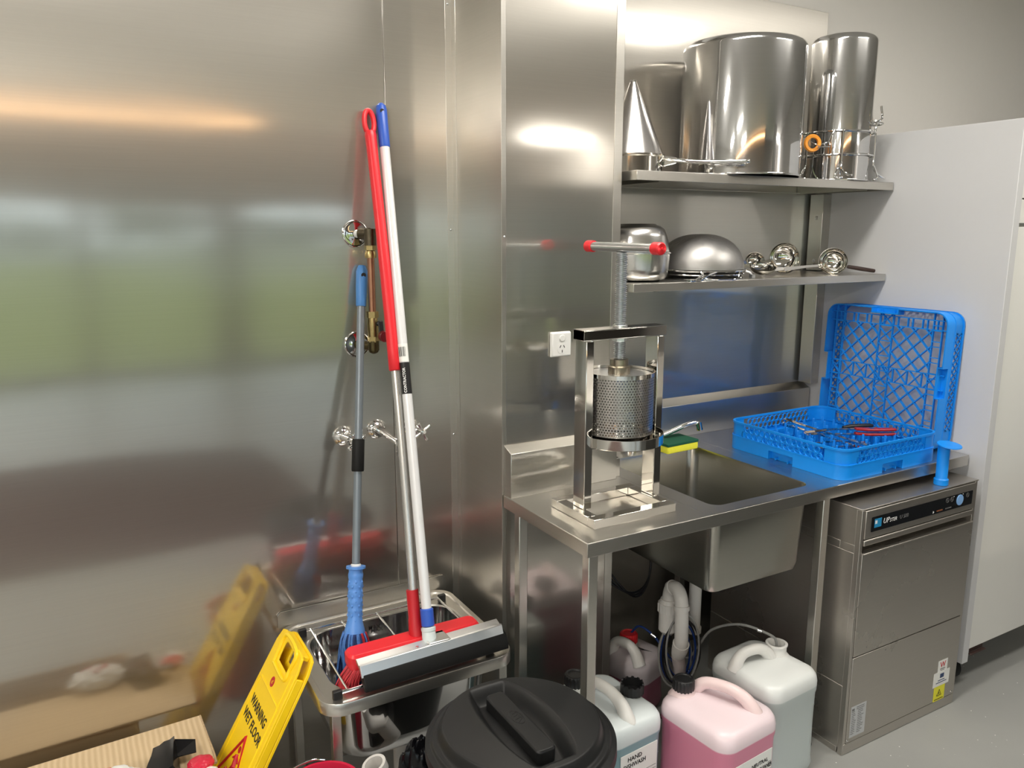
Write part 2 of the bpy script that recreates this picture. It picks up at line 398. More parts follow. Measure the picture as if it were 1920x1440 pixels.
# outside ground
M['lawn'] = mat('lawn', (.20, .22, .045), .9, noise=.3, nscale=.6)
struct('ground', MB().box(-60, 60, -90, GY - .1, -.12, -.02), M['lawn'])
mb = MB().box(-60, 60, -60, -44, -.02, .0); struct('ground_road', mb, mat('road', (.28, .28, .29), .8, noise=.1))
def foliage(mb, c, sx, sy, sz, n, seed):
    rnd = random.Random(seed)
    for _ in range(n):
        a = rnd.random() * 2 * PI; r = math.sqrt(rnd.random()); z = rnd.random() ** .7
        p = Vector(c) + Vector((math.cos(a) * r * sx, math.sin(a) * r * sy, z * sz))
        q = bmesh.ops.create_icosphere(mb.bm, subdivisions=1, radius=.35 + .5 * rnd.random(), matrix=Matrix.Translation(p))
        for v in q['verts']: v.co += Vector((rnd.uniform(-.15, .15), rnd.uniform(-.15, .15), rnd.uniform(-.15, .15)))
M['leaf'] = mat('distant_foliage', (.05, .08, .025), .8, noise=.4, nscale=.8)
M['bark'] = mat('bark', (.08, .06, .04), .8, noise=.3)
for i, (x, y, h, wd) in enumerate([(-14, -62, 3.2, 4.5), (-3, -66, 2.6, 4), (7, -64, 3.8, 4.5), (18, -63, 2.8, 4.5), (30, -66, 3.3, 5), (43, -64, 2.8, 5)]):
    t = thing('tree', 'green tree beyond the lawn, a soft blur in the left steel wall', 'tree', (x, y, -.1), world=False, group='trees beyond the lawn reflected in the steel')
    build('trunk', MB().tube([(0, 0, 0), (.1, 0, .8), (0, 0, 1.6)], [.3, .22, .15], 8), M['bark'], t)
    mb = MB(); foliage(mb, (0, 0, .6), wd, 2.0, h - .6, 60, i); build('foliage', mb, M['leaf'], t)

# ---- ceiling light panels, three of them added unseen fill (housing and diffuser, lamp behind the diffuser plane)
M['diff'] = mat('light_diffuser', (.9, .9, .9), .5, emit=(1, .95, .86), es=9)
for x, y, sx, sy, p in LAMPS:
    t = thing('ceiling_light_and_fill', 'long white ceiling light panel, glowing in the steel or added as unseen fill', 'ceiling light', (x, y, CEIL), group='ceiling light panels above the bench reflected in the steel')
    mb = MB(); a, b = sx / 2, sy / 2
    for q in ((-a, a, -b, -b + .02), (-a, a, b - .02, b), (-a, -a + .02, -b + .02, b - .02), (a - .02, a, -b + .02, b - .02)): mb.box(q[0], q[1], q[2], q[3], -.03, 0)
    build('frame', mb, M['white'], t)
    build('diffuser', MB().box(-a + .02, a - .02, -b + .02, b - .02, -.025, -.02), M['diff'], t)

# ============================================================ RIGHT: tall white cabinet
t = thing('tall_cabinet', 'tall white laminate cabinet at the right edge, its plain side panel beside the shelves', 'cabinet', (2.715, 1.462, .0), world=True)
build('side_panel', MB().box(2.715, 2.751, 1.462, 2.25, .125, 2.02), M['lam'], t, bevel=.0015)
build('body', MB().box(2.753, 3.75, 1.50, 2.25, .17, 2.02), M['lamedge'], t, bevel=.001)
build('door', MB().box(2.755, 3.34, 1.466, 1.486, .172, 1.680), M['lamedge'], t, bevel=.0015)
build('door', MB().box(3.344, 3.75, 1.466, 1.486, .172, 1.680), M['lamedge'], t, bevel=.0015)
build('door', MB().box(2.755, 3.34, 1.466, 1.486, 1.772, 2.018), M['lamedge'], t, bevel=.0015)
build('door', MB().box(3.344, 3.75, 1.466, 1.486, 1.772, 2.018), M['lamedge'], t, bevel=.0015)
build('rail', MB().box(2.755, 3.75, 1.468, 1.486, 1.692, 1.768), M['lamedge'], t, bevel=.001)
for (x, y) in ((2.80, 1.56), (3.68, 1.56), (2.80, 2.15), (3.68, 2.15)):
    mb = MB(); mb.tube([(x - .018, y, .045), (x - .016, y, .045), (x + .016, y, .045), (x + .018, y, .045)], [.038, .044, .044, .038], 28)
    c = build('castor', mb, M['rubber'], t)
    mb = MB(); mb.box(x - .03, x - .024, y - .02, y + .02, .04, .165); mb.box(x + .024, x + .03, y - .02, y + .02, .04, .165); mb.box(x - .03, x + .03, y - .03, y + .03, .16, .17)
    build('bracket', mb, M['brown'], c, bevel=.001)
mb = MB(); mb.box(2.757, 2.85, 1.468, 1.50, .155, .169); mb.box(2.757, 2.85, 1.455, 1.468, .150, .156)
build('hinge', mb, M['brown'], t, bevel=.002)

# ============================================================ SHELVES
def shelf(z, th, label):
    t = thing('wall_shelf', label, 'shelf', (1.513, 1.90, z - th), world=True, group=None)
    mb = MB(); mb.box(1.513, 2.708, 1.90, 2.248, z - .0015, z)
    mb.box(1.513, 2.708, 1.90, 1.9015, z - th, z - .0015); mb.box(1.513, 1.5145, 1.9015, 2.248, z - th, z - .0015); mb.box(2.7065, 2.708, 1.9015, 2.248, z - th, z - .0015)
    build('top_sheet', mb, M['steel'], t, bevel=.0007)
    mb = MB(); mb.box(1.5146, 2.706, 1.9016, 1.915, z - th, z - th + .0015); mb.box(1.5146, 2.706, 2.235, 2.248, z - th, z - th + .0015)
    build('return_lip', mb, M['steel'], t)
    for x in (1.62, 2.60):
        mb = MB(); mb.hexa([(x, 1.93, z - .03), (x + .003, 1.93, z - .03), (x + .003, 2.248, z - .12 if th > 2 else z - .03), (x, 2.248, z - .03), (x, 1.93, z - .002), (x + .003, 1.93, z - .002), (x + .003, 2.248, z - .002), (x, 2.248, z - .002)])
        build('bracket', mb, M['steel'], t)
    return t
shelf(1.843, .028, 'upper stainless wall shelf carrying the inverted stock pots')
shelf(1.509, .026, 'lower stainless wall shelf carrying bowls, the mesh strainer and ladles')
# slotted uprights against the cabinet side
t = thing('shelf_upright', 'square stainless upright in the corner behind the leaning blue rack', 'upright', (2.68, 2.17, 1.04), world=True)
mb = MB(); mb.box(2.668, 2.7145, 2.172, 2.236, 1.047, 1.480); mb.box(2.668, 2.7145, 2.172, 2.236, 1.512, 1.812); build('post', mb, M['steel'], t, bevel=.0015)
for z in (1.72, 1.55): mb = MB(); screw_head(mb, (2.668, 2.20, z), (-1, 0, 0), .007); build('screw', mb, M['zinc'], t)

# ============================================================ BENCH WITH SINK
t = thing('sink_bench', 'stainless steel bench with a square sink bowl in front of the column', 'bench', (1.085, 1.515, 0), world=True)
BZ = .90
SX0, SX1, SY0, SY1 = 1.555, 1.955, 1.562, 2.085
mb = MB()
mb.box(1.085, 1.493, 1.515, 1.93, BZ - .0015, BZ)
mb.box(2.02, 2.705, 1.515, 2.235, BZ - .0015, BZ)
mb.box(1.493, 2.02, SY1 + .04, 2.235, BZ - .0015, BZ)
cx, cy = (1.493 + 2.02) / 2, (1.515 + SY1 + .04) / 2
hc = ((SX0 + SX1) / 2, (SY0 + SY1) / 2); hw, hh = SX1 - SX0, SY1 - SY0
mb.loft([rrect(cx, cy, 2.02 - 1.493, SY1 + .04 - 1.515, .0005, BZ), rrect(*hc, hw, hh, .035, BZ)], False, False)
mb.box(1.085, 2.705, 1.515, 1.5175, .862, BZ - .0015)
mb.box(1.085, 1.0875, 1.5175, 1.945, .862, BZ - .0015)
mb.box(2.7025, 2.705, 1.5175, 2.235, .862, BZ - .0015)
mb.box(1.0875, 2.7025, 1.5175, 1.545, .862, .8635)
build('worktop', mb, M['steel'], t, bevel=.001)
# splashbacks: the short one on the column, the return down its right side and the long one on the wall
mb = MB()
mb.box(1.09, 1.4695, 1.906, 1.909, BZ, 1.032); mb.hexa([(1.09, 1.906, 1.030), (1.4695, 1.906, 1.030), (1.4695, 1.949, 1.047), (1.09, 1.949, 1.047), (1.09, 1.906, 1.033), (1.4695, 1.906, 1.033), (1.4695, 1.949, 1.050), (1.09, 1.949, 1.050)])
mb.box(1.0885, 1.0915, 1.906, 1.949, .862, 1.032)
mb.hexa([(1.0885, 1.906, 1.03), (1.0915, 1.906, 1.03), (1.0915, 1.949, 1.03), (1.0885, 1.949, 1.03), (1.0885, 1.906, 1.033), (1.0915, 1.906, 1.033), (1.0915, 1.949, 1.05), (1.0885, 1.949, 1.05)])
build('splashback', mb, M['steel'], t, bevel=.001)
mb = MB(); mb.box(1.4965, 1.4985, 1.93, 2.21, BZ, .96); mb.box(1.4695, 1.4985, 1.926, 1.93, BZ, .96); build('splashback', mb, M['steel'], t, bevel=.001)
mb = MB(); mb.box(1.50, 2.705, 2.205, 2.208, BZ, 1.022)
mb.hexa([(1.50, 2.205, 1.020), (2.705, 2.205, 1.020), (2.705, 2.249, 1.042), (1.50, 2.249, 1.042), (1.50, 2.205, 1.023), (2.705, 2.205, 1.023), (2.705, 2.249, 1.045), (1.50, 2.249, 1.045)])
build('splashback', mb, M['steel'], t, bevel=.001)
# bowl: inside and outside skins
mb = MB()
def bowl(mb, hc, hw, hh, top, bot, r, sk=.0015, taper=.02):
    rings = [rrect(*hc, hw, hh, r, top), rrect(*hc, hw - .004, hh - .004, r, top - .006), rrect(*hc, hw - taper, hh - taper, r, bot + .03),
             rrect(*hc, hw - taper - .012, hh - taper - .012, r - .004, bot + .008), rrect(*hc, hw - taper - .05, hh - taper - .05, r - .01, bot)]
    mb.loft(rings, False, True)
    rings = [rrect(*hc, hw + .004, hh + .004, r, top - .002), rrect(*hc, hw - taper + .004, hh - taper + .004, r, bot + .028), rrect(*hc, hw - taper - .01, hh - taper - .01, r - .004, bot + .004), rrect(*hc, hw - taper - .05, hh - taper - .05, r - .01, bot - .003)]
    mb.loft(rings, False, True)
bowl(mb, hc, hw, hh, BZ, .622, .034)
build('sink_bowl', mb, M['steel_bowl'], t)
mb = MB(); mb.lathe([(.001, .6235), (.03, .6235), (.042, .627), (.045, .6245)], (1.755, 1.83, 0), 32, cap0=True); build('waste', mb, M['chrome'], t)
for (x, y) in ((1.112, 1.541), (2.004, 1.552), (1.119, 1.90), (2.004, 2.18)):
    mb = MB(); mb.box(x - .0145, x + .0145, y - .0145, y + .0145, .02, .8985)
    l = build('leg', mb, M['steel'], t, bevel=.002)
    build('foot', MB().lathe([(.012, .0), (.022, 0), (.022, .006), (.014, .012), (.014, .03)], (x, y, 0), 20, cap0=True), M['black'], l)

# faucet behind the sponge
t = thing('swivel_faucet', 'chrome swivel spout reaching over the sink from behind the press', 'faucet', (1.70, 2.14, BZ), world=True)
mb = MB(); mb.lathe([(.028, 0), (.028, .006), (.02, .010), (.018, .04), (.016, .045), (.001, .046)], (1.70, 2.14, BZ), 28, cap0=True); build('base', mb, M['chrome'], t)
mb = MB(); mb.tube(bez([(1.70, 2.14, .935), (1.76, 2.14, .925), (1.84, 2.12, .945), (1.92, 2.10, .975), (1.96, 2.095, .984), (1.985, 2.09, .978)], 30), .0085, 14)
mb.tube([(1.978, 2.09, .985), (1.986, 2.088, .955)], [.012, .0115], 18); build('spout', mb, M['chrome'], t)
mb = MB(); mb.tube([(1.70, 2.14, .945), (1.66, 2.14, .965), (1.645, 2.14, .970)], [.007, .006, .009], 12); build('lever', mb, M['chrome'], t)

# sponge
t = thing('scouring_sponge', 'yellow sponge with green scouring top on the rear edge of the sink', 'sponge', (1.865, 2.092, BZ), (0, 0, .06))
mb = MB(); mb.loft([rrect(0, 0, .148, .100, .006, .0008), rrect(0, 0, .15, .102, .006, .012), rrect(0, 0, .149, .101, .006, .026)]); build('sponge_body', mb, M['sponge'], t, bevel=.002)
mb = MB(); mb.loft([rrect(0, 0, .151, .103, .004, .026), rrect(0, 0, .151, .103, .004, .035)]); build('scouring_pad', mb, M['greenpad'], t, bevel=.001)

# ============================================================ POWER OUTLET on the column
t = thing('power_outlet', 'white power outlet with a switch on the steel column above the bench', 'power outlet', (1.28, 1.951, 1.335), world=True)
mb = MB(); mb.hexa([(1.244, 1.9495, 1.298), (1.316, 1.9495, 1.298), (1.316, 1.9495, 1.374), (1.244, 1.9495, 1.374), (1.247, 1.938, 1.301), (1.313, 1.938, 1.301), (1.313, 1.938, 1.371), (1.247, 1.938, 1.371)]); build('faceplate', mb, M['white'], t, bevel=.003)
mb = MB(); mb.tube([(1.281, 1.9382, 1.355), (1.281, 1.935, 1.355)], .010, 24); build('switch', mb, M['white'], t, bevel=.0015)
mb = MB(); mb.tube([(1.281, 1.9382, 1.325), (1.281, 1.9372, 1.325)], .017, 28); build('socket', mb, M['white'], t)
mb = MB()
for (x, z, a) in ((1.2745, 1.330, .5), (1.2875, 1.330, -.5), (1.281, 1.316, 0)):
    mt = Matrix.Translation((x, 1.9370, z)) @ Matrix.Rotation(a, 4, 'Y'); mb.box(-.0011, .0011, -.0006, .0006, -.004, .004, mt)
build('slots', mb, M['dark'], t)

# ============================================================ PRESS
t = thing('fruit_press', 'polished steel screw press with a perforated basket and red capped handle on the bench', 'press', (1.295, 1.69, BZ), world=True)
def sq_frame(mb, x0, x1, y0, y1, z0, z1, wd):
    mb.box(x0, x1, y0, y0 + wd, z0, z1); mb.box(x0, x1, y1 - wd, y1, z0, z1); mb.box(x0, x0 + wd, y0 + wd, y1 - wd, z0, z1); mb.box(x1 - wd, x1, y0 + wd, y1 - wd, z0, z1)
mb = MB(); sq_frame(mb, 1.155, 1.433, 1.586, 1.792, BZ, .925, .030); build('base', mb, M['polish'], t, bevel=.0015)
build('upright', MB().box(1.176, 1.201, 1.664, 1.716, .925, 1.384), M['polish'], t, bevel=.002)
build('upright', MB().box(1.414, 1.439, 1.664, 1.716, .925, 1.384), M['polish'], t, bevel=.002)
mb = MB(); mb.box(1.168, 1.444, 1.664, 1.716, 1.384, 1.386); mb.box(1.168, 1.444, 1.664, 1.716, 1.410, 1.412); mb.box(1.168, 1.444, 1.664, 1.666, 1.386, 1.410); mb.box(1.168, 1.444, 1.714, 1.716, 1.386, 1.410)
build('crossbeam', mb, M['polish'], t, bevel=.0006)
PX, PY = 1.303, 1.69
mb = MB(); mb.lathe([(.001, 1.100), (.112, 1.100), (.118, 1.104), (.118, 1.124), (.120, 1.124), (.120, 1.098), (.118, 1.096), (.001, 1.096)], (PX + .008, PY, 0), 64); 
mb.box(1.19, 1.43, 1.68, 1.70, 1.086, 1.0965)
build('drip_tray', mb, M['polish'], t)
mb = MB(); mb.tube([(PX - .03, PY - .09, 1.096), (PX - .03, PY - .105, 1.085), (PX - .03, PY - .11, 1.07)], .008, 12)
# basket: object origin on its own axis so that the hole pattern wraps
bk = MB(); bk.lathe([(.0955, 1.127), (.0955, 1.285)], (0, 0, 0), 96)
o = build('basket', bk, perf_mat('perforated_basket', 74, .0081, .27, c=(.50, .48, .46)), None)
o.parent = t; o.location = Vector((PX, PY, 0)) - t.location; OFF[o] = None
o2 = MB(); o2.lathe([(.094, 1.127), (.097, 1.127), (.097, 1.103), (.094, 1.103)], (PX, PY, 0), 72); build('base_rim', o2, M['polish'], t); o2 = MB(); o2.lathe([(.0945, 1.283), (.0975, 1.283), (.0975, 1.294), (.0945, 1.294), (.0945, 1.283)], (PX, PY, 0), 72)
build('top_rim', o2, M['polish'], t)
mb = MB(); mb.lathe([(.001, 1.286), (.091, 1.286), (.091, 1.281), (.001, 1.281)], (PX, PY, 0), 64); build('press_plate', mb, M['alu'], t)
mb = MB(); mb.lathe([(.001, 1.286), (.030, 1.286), (.030, 1.305), (.025, 1.308), (.025, 1.325), (.001, 1.325)], (PX, PY, 0), 36); build('collar', mb, mat('worn_steel_collar', (.35, .31, .24), .3, 1, noise=.25, nscale=80), t)
pr = []; z = 1.32
while z < 1.608: pr += [(.0125, z), (.0165, z + .0022), (.0125, z + .0044)]; z += .0052
mb = MB(); mb.lathe(pr, (PX, PY, 0), 28, cap0=True, cap1=True); build('screw', mb, M['zinc'], t, smooth=60)
mb = MB(); mb.tube([(PX, PY, 1.374), (PX, PY, 1.384)], .020, 6); mb.tube([(PX, PY, 1.412), (PX, PY, 1.418)], .020, 24); build('nut', mb, M['zinc'], t, bevel=.001)
HB0, HB1 = Vector((PX + .004, PY + .155, 1.624)), Vector((PX - .004, PY - .155, 1.622))
mb = MB(); mb.tube([HB0, HB1], .0125, 28); h = build('handle_bar', mb, M['zinc'], t)
d = (HB1 - HB0).normalized()
for p, s in ((HB0, -1), (HB1, 1)):
    mb = MB(); mb.tube([p - d * s * .022, p - d * s * .020, p + d * s * .006, p + d * s * .010, p + d * s * .010], [.0145, .016, .016, .013, .004], 28)
    if s == 1: mb.tube([p + d * .0101, p + d * .014], [.004, .003], 12)
    build('end_cap', mb, M['red'], h)

# ============================================================ DISHWASHER
DX0, DX1, DY, DZ = 2.057, 2.657, 1.449, .835
t = thing('undercounter_dishwasher', 'satin stainless under-counter dishwasher standing on the floor beside the white cabinet', 'dishwasher', (2.357, 1.75, 0), world=True)
mb = MB(); mb.box(DX0, DX1, DY + .022, 2.06, .0, .02); mb.box(DX0, DX0 + .598, DY + .018, 2.06, .02, .238); mb.box(DX0, DX1, DY + .018, 2.06, .24, .688); mb.box(DX0, DX1, DY + .07, 2.06, .688, .714); mb.box(DX0, DX0 + .003, DY + .018, DY + .07, .688, .714); mb.box(DX1 - .003, DX1, DY + .018, DY + .07, .688, .714); mb.box(DX0, DX1, DY + .018, 2.06, .714, DZ - .002); build('body', mb, M['steel_dw'], t, bevel=.0015)
mb = MB(); mb.box(DX0 - .001, DX1 + .008, DY, 2.06, DZ - .004, DZ); mb.box(DX0 - .001, DX0 + .012, DY, DY + .018, .0, DZ - .004); mb.box(DX1 - .012, DX1 + .001, DY, DY + .018, 0, DZ - .004); build('casing', mb, M['steel_dw'], t, bevel=.001)
mb = MB(); mb.box(DX0 + .0135, DX1 - .0135, DY - .004, DY + .016, .737, DZ - .006); f = build('control_fascia', mb, M['steel_dw'], t, bevel=.002)
mb = MB(); mb.box(DX0 + .015, DX1 - .015, DY - .004, DY + .016, .714, .733); build('handle_strip', mb, M['steel_dw'], t, bevel=.003)
mb = MB(); mb.box(DX0 + .013, DX1 - .013, DY - .002, DY + .016, .343, .690); mb.box(DX0 + .013, DX1 - .013, DY - .008, DY + .0, .687, .692); build('door', mb, M['steel_dw'], t, bevel=.0015)
mb = MB(); mb.box(DX0 + .013, DX1 - .013, DY - .002, DY + .016, .040, .339); build('lower_panel', mb, M['steel_dw'], t, bevel=.0015)
mb = MB(); mb.box(DX0 + .003, DX1 - .003, DY - .001, DY + .016, .002, .038); build('plinth', mb, M['steel_dw'], t, bevel=.001)
for x in (DX0 + .018, DX1 - .02): mb = MB(); screw_head(mb, (x, DY - .002, .05), (0, -1, 0), .004); build('screw', mb, M['chrome'], t)
FY = DY - .0042
mb = MB(); mb.loft([[Vector((p.x, FY, p.y)) for p in rrect(DX0 + .305, .781, .53, .048, .003, 0)], [Vector((p.x, FY - .0008, p.y)) for p in rrect(DX0 + .305, .781, .53, .048, .003, 0)]])
dp = build('display_panel', mb, M['panelblack'], t)
def plate(x0, x1, z0, z1, y, m, parent, name, th=.0006): return build(name, MB().box(x0, x1, y - th, y, z0, z1), m, parent)
Y1 = FY - .0009
plate(DX0 + .054, DX0 + .087, .769, .797, Y1, M['logoblue'], dp, 'logo_tile')
plate(DX0 + .056, DX0 + .066, .781, .792, Y1 - .0006, M['white_ink'], dp, 'logo_mark', .0003)
text('UP', .025, M['white_ink'], dp, (DX0 + .095, Y1, .775), (1, 0, 0), (0, 0, 1), shear=.25)
text('STER', .0165, M['white_ink'], dp, (DX0 + .128, Y1, .775), (1, 0, 0), (0, 0, 1), shear=.25)
text('U 500', .018, M['grey_ink'], dp, (DX0 + .178, Y1, .775), (1, 0, 0), (0, 0, 1))
mb = MB(); mb.tube([(DX0 + .497, Y1 + .0005, .783), (DX0 + .497, Y1 - .002, .783)], .0185, 36); build('start_button', mb, M['knobblue'], dp, bevel=.0006)
for x in (.427, .452, .540):
    mb = MB(); mb.tube(arc((DX0 + x, Y1 - .0003, .793), .0075, 0, 2 * PI, 20, 'XZ')[:-1], .0007, 6, closed=True); mb.box(DX0 + x - .003, DX0 + x + .003, Y1 - .0005, Y1, .7922, .7938); mb.box(DX0 + x - .0008, DX0 + x + .0008, Y1 - .0005, Y1, .789, .797)
    build('touch_key', mb, M['grey_ink'], dp)
mb = MB(); mb.tube([(DX0 + .462, Y1, .800), (DX0 + .462, Y1 - .0005, .800)], .0015, 8); mb.tube([(DX0 + .513, Y1, .801), (DX0 + .513, Y1 - .0005, .801)], .0015, 8); build('indicator', mb, M['white_ink'], dp)
mb = MB(); mb.prism([(0, 0), (.007, .005), (0, .010)], .0005, Matrix(((1, 0, 0, DX0 + .352), (0, 0, -1, Y1), (0, 1, 0, .760), (0, 0, 0, 1)))); build('symbol', mb, M['white_ink'], dp)
mb = MB()
for i in range(4): mb.box(DX0 + .372 + i * .0085, DX0 + .378 + i * .0085, Y1 - .0005, Y1, .7635, .7675)
build('display_digits', mb, mat('dim_orange_digits', (.35, .12, .05), .4), dp)
mb = MB()
for i in range(4): mb.box(DX0 + .42 + i * .0085, DX0 + .426 + i * .0085, Y1 - .0005, Y1, .7635, .7675)
build('display_digits', mb, M['grey_ink'], dp)
# stickers low on the front
LP_ = DY - .0022
def sticker(x0, x1, z0, z1, m, label, name='sticker'):
    return build(name, MB().box(DX0 + x0, DX0 + x1, LP_ - .0005, LP_, z0, z1), m, t, label=label)
s = sticker(.484, .538, .150, .194, M['paper'], 'white sticker with a red W')
text('W', .030, M['red_ink'], s, (DX0 + .511, LP_ - .0006, .167), (1, 0, 0), (0, 0, 1), bold=.01, align='CENTER')
mb = MB(); mb.box(DX0 + .497, DX0 + .525, LP_ - .0009, LP_ - .0004, .160, .163); mb.box(DX0 + .500, DX0 + .522, LP_ - .0009, LP_ - .0004, .1545, .1565); build('print', mb, M['grey_ink'], s)
s = build('sticker', MB().box(DX0 + .463, DX0 + .555, LP_ - .0011, LP_ - .0005, .097, .152), M['paper'], t, label='white sticker with a small picture and lines of print')
mb = MB(); mb.box(DX0 + .500, DX0 + .522, LP_ - .0015, LP_ - .001, .127, .143); mb.box(DX0 + .49, DX0 + .528, LP_ - .0015, LP_ - .001, .117, .120); mb.box(DX0 + .480, DX0 + .54, LP_ - .0015, LP_ - .001, .109, .112); build('print', mb, mat('dark_blue_print', (.03, .06, .15), .5), s)
s = sticker(.474, .537, .040, .0965, M['ylabel'], 'yellow warning sticker with a black triangle')
mb = MB()
tri = [(DX0 + .505 + .015 * math.sin(a), .067 + .015 * math.cos(a)) for a in (0, 2 * PI / 3, 4 * PI / 3)]
mb.tube([(x, LP_ - .0008, z) for x, z in tri], .0012, 6, closed=True); mb.box(DX0 + .5035, DX0 + .5065, LP_ - .0012, LP_ - .0004, .063, .072); mb.box(DX0 + .48, DX0 + .53, LP_ - .0012, LP_ - .0004, .045, .047)
build('print', mb, M['black_ink'], s)
s = sticker(.026, .100, .056, .166, M['silverlabel'], 'silver rating plate with lines of small print')
mb = MB(); rnd = random.Random(3)
for k in range(15):
    z = .158 - k * .0065
    if k < 2 : mb.box(DX0 + .052, DX0 + .09, LP_ - .0009, LP_ - .0004, z, z + .002); continue
    mb.box(DX0 + .030, DX0 + .030 + rnd.uniform(.012, .022), LP_ - .0009, LP_ - .0004, z, z + .002); mb.box(DX0 + .060, DX0 + .066 + rnd.uniform(.01, .025), LP_ - .0009, LP_ - .0004, z, z + .002)
mb.box(DX0 + .030, DX0 + .042, LP_ - .0009, LP_ - .0004, .150, .158)
build('print', mb, M['grey_ink'], s)

# blue overflow standpipe leaning on the bench edge
t = thing('overflow_standpipe', 'blue plastic overflow pipe with a round flange standing on the dishwasher', 'overflow pipe', (2.500, 1.482, DZ), (0, math.radians(-1), 0))
mb = MB(); mb.lathe([(.020, 0), (.0225, .002), (.0225, .020), (.019, .023), (.018, .025), (.019, .135), (.016, .137), (.015, .02)], (0, 0, 0), 36, cap0=True); build('pipe', mb, M['rackblue'], t)
mb = MB(); mb.lathe([(.014, .134), (.034, .138), (.038, .140), (.037, .143), (.001, .144)], (0, 0, 0), 36, mtx=Matrix.Rotation(.12, 4, 'X')); build('flange', mb, M['rackblue'], t)

# ============================================================ DISH RACKS
def bar(mb, p, q, w, z0, z1, mtx=None):
    p = Vector((p[0], p[1], 0)); q = Vector((q[0], q[1], 0)); d = q - p
    if d.length < 1e-4: return
    n = Vector((-d.y, d.x, 0)).normalized() * w / 2
    P = [p - n, q - n, q + n, p + n]
    mb.hexa([(v.x, v.y, z0) for v in P] + [(v.x, v.y, z1) for v in P], mtx)
def diag_grid(mb, x0, x1, y0, y1, step, w, z0, z1, mtx=None, both=True):
    for s in ((1, -1) if both else (1,)):
        lo, hi = (x0 - y1, x1 - y0) if s == 1 else (x0 + y0, x1 + y1)
        c = math.ceil(lo / step) * step
        while c < hi:
            pts = []
            for x in (x0, x1):
                y = (x - c) if s == 1 else (c - x)
                if y0 - 1e-6 <= y <= y1 + 1e-6: pts.append((x, y))
            for y in (y0, y1):
                x = (c + y) if s == 1 else (c - y)
                if x0 < x < x1: pts.append((x, y))
            if len(pts) >= 2: bar(mb, pts[0], pts[-1], w, z0, z1, mtx)
            c += step
def rack(t, S, H, lattice, pegs, lift=0.):
    a = S / 2; m = M['rackblue']
    def ring(o, i, z0, z1):
        mb.loft([rrect(0, 0, 2 * o, 2 * o, .045, z0, 5), rrect(0, 0, 2 * o, 2 * o, .045, z1, 5), rrect(0, 0, 2 * i, 2 * i, .042, z1, 5), rrect(0, 0, 2 * i, 2 * i, .042, z0, 5), rrect(0, 0, 2 * o, 2 * o, .045, z0, 5)], False, False)
    mb = MB()
    o_, i_ = a, a - .004
    # lower band with a hand notch on each side: four corner runs and a strip above each notch
    zb = .046; nw = .052
    for k in range(4):
        R = Matrix.Rotation(k * PI / 2, 4, 'Z')
        corner = [Vector((a - .045 + .045 * math.cos(q), a - .045 + .045 * math.sin(q), 0)) for q in [PI / 2 * j / 6 for j in range(7)]]
        outer = [Vector((a, -a + .045 + (2 * a - .09) * 0, 0))]
        path = [Vector((a, nw, 0))] + corner + [Vector((nw, a, 0))]
        inner = [Vector((a - .004, nw, 0))] + [Vector((a - .045 + .041 * math.cos(q), a - .045 + .041 * math.sin(q), 0)) for q in [PI / 2 * j / 6 for j in range(7)]] + [Vector((nw, a - .004, 0))]
        rings = []
        for p, q in zip(path, inner):
            rings.append([R @ Vector((p.x, p.y, 0)), R @ Vector((q.x, q.y, 0)), R @ Vector((q.x, q.y, zb)), R @ Vector((p.x, p.y, zb))])
        mb.loft(rings)
        mb.box(a - .004, a, -nw, nw, .030, zb, R)
        mb.box(a - .022, a - .018, -nw - .004, nw + .004, .0, .034, R); mb.box(a - .02, a - .003, -nw - .003, -nw, .0, .034, R); mb.box(a - .02, a - .003, nw, nw + .003, .0, .034, R); mb.box(a - .02, a - .003, -nw, nw, .030, .034, R)
        # solid corner pillar
        cp = [Vector((a - .003, a - .075, 0))] + [Vector((a - .045 + .042 * math.cos(q), a - .045 + .042 * math.sin(q), 0)) for q in [PI / 2 * j / 6 for j in range(7)]] + [Vector((a - .075, a - .003, 0))]
        ci = [Vector((a - .006, a - .075, 0))] + [Vector((a - .045 + .039 * math.cos(q), a - .045 + .039 * math.sin(q), 0)) for q in [PI / 2 * j / 6 for j in range(7)]] + [Vector((a - .075, a - .006, 0))]
        mb.loft([[R @ Vector((p.x, p.y, zb)), R @ Vector((q.x, q.y, zb)), R @ Vector((q.x, q.y, H - .006)), R @ Vector((p.x, p.y, H - .006))] for p, q in zip(cp, ci)])
    ring(a + .0005, a - .006, H - .007, H); ring(a + .001, a - .004, zb - .001, zb + .003)
    build('frame', mb, m, t, smooth=35)
    for k in range(4):
        mb = MB()
        R = Matrix.Rotation(k * PI / 2, 4, 'Z') @ Matrix(((0, 0, 1, a - .008), (1, 0, 0, 0), (0, 1, 0, 0), (0, 0, 0, 1)))
        if lattice == 'rings':
            rr = .0118; dx = .0228
            L0 = -a + .078; n = int((2 * a - .156) / dx)
            for row in range(2):
                for j in range(n + (0 if row else 1)):
                    c = Vector((L0 + j * dx + (dx / 2 if row else 0), zb + .0125 + row * .0205, 0))
                    s = 14; ringz = []
                    for (r_, z_) in ((rr, 0), (rr, .005), (rr - .0022, .005), (rr - .0022, 0), (rr, 0)):
                        ringz.append([R @ Vector((c.x + r_ * math.cos(2 * PI * q / s), c.y + r_ * math.sin(2 * PI * q / s), z_)) for q in range(s)])
                    mb.loft(ringz, False, False)
        else:
            diag_grid(mb, -a + .07, a - .07, zb, H - .005, .026, .0032, 0, .005, R)
        build('lattice', mb, m, t)
    mb = MB(); z0, z1 = .001 + lift, .010 + lift; b = a - .030
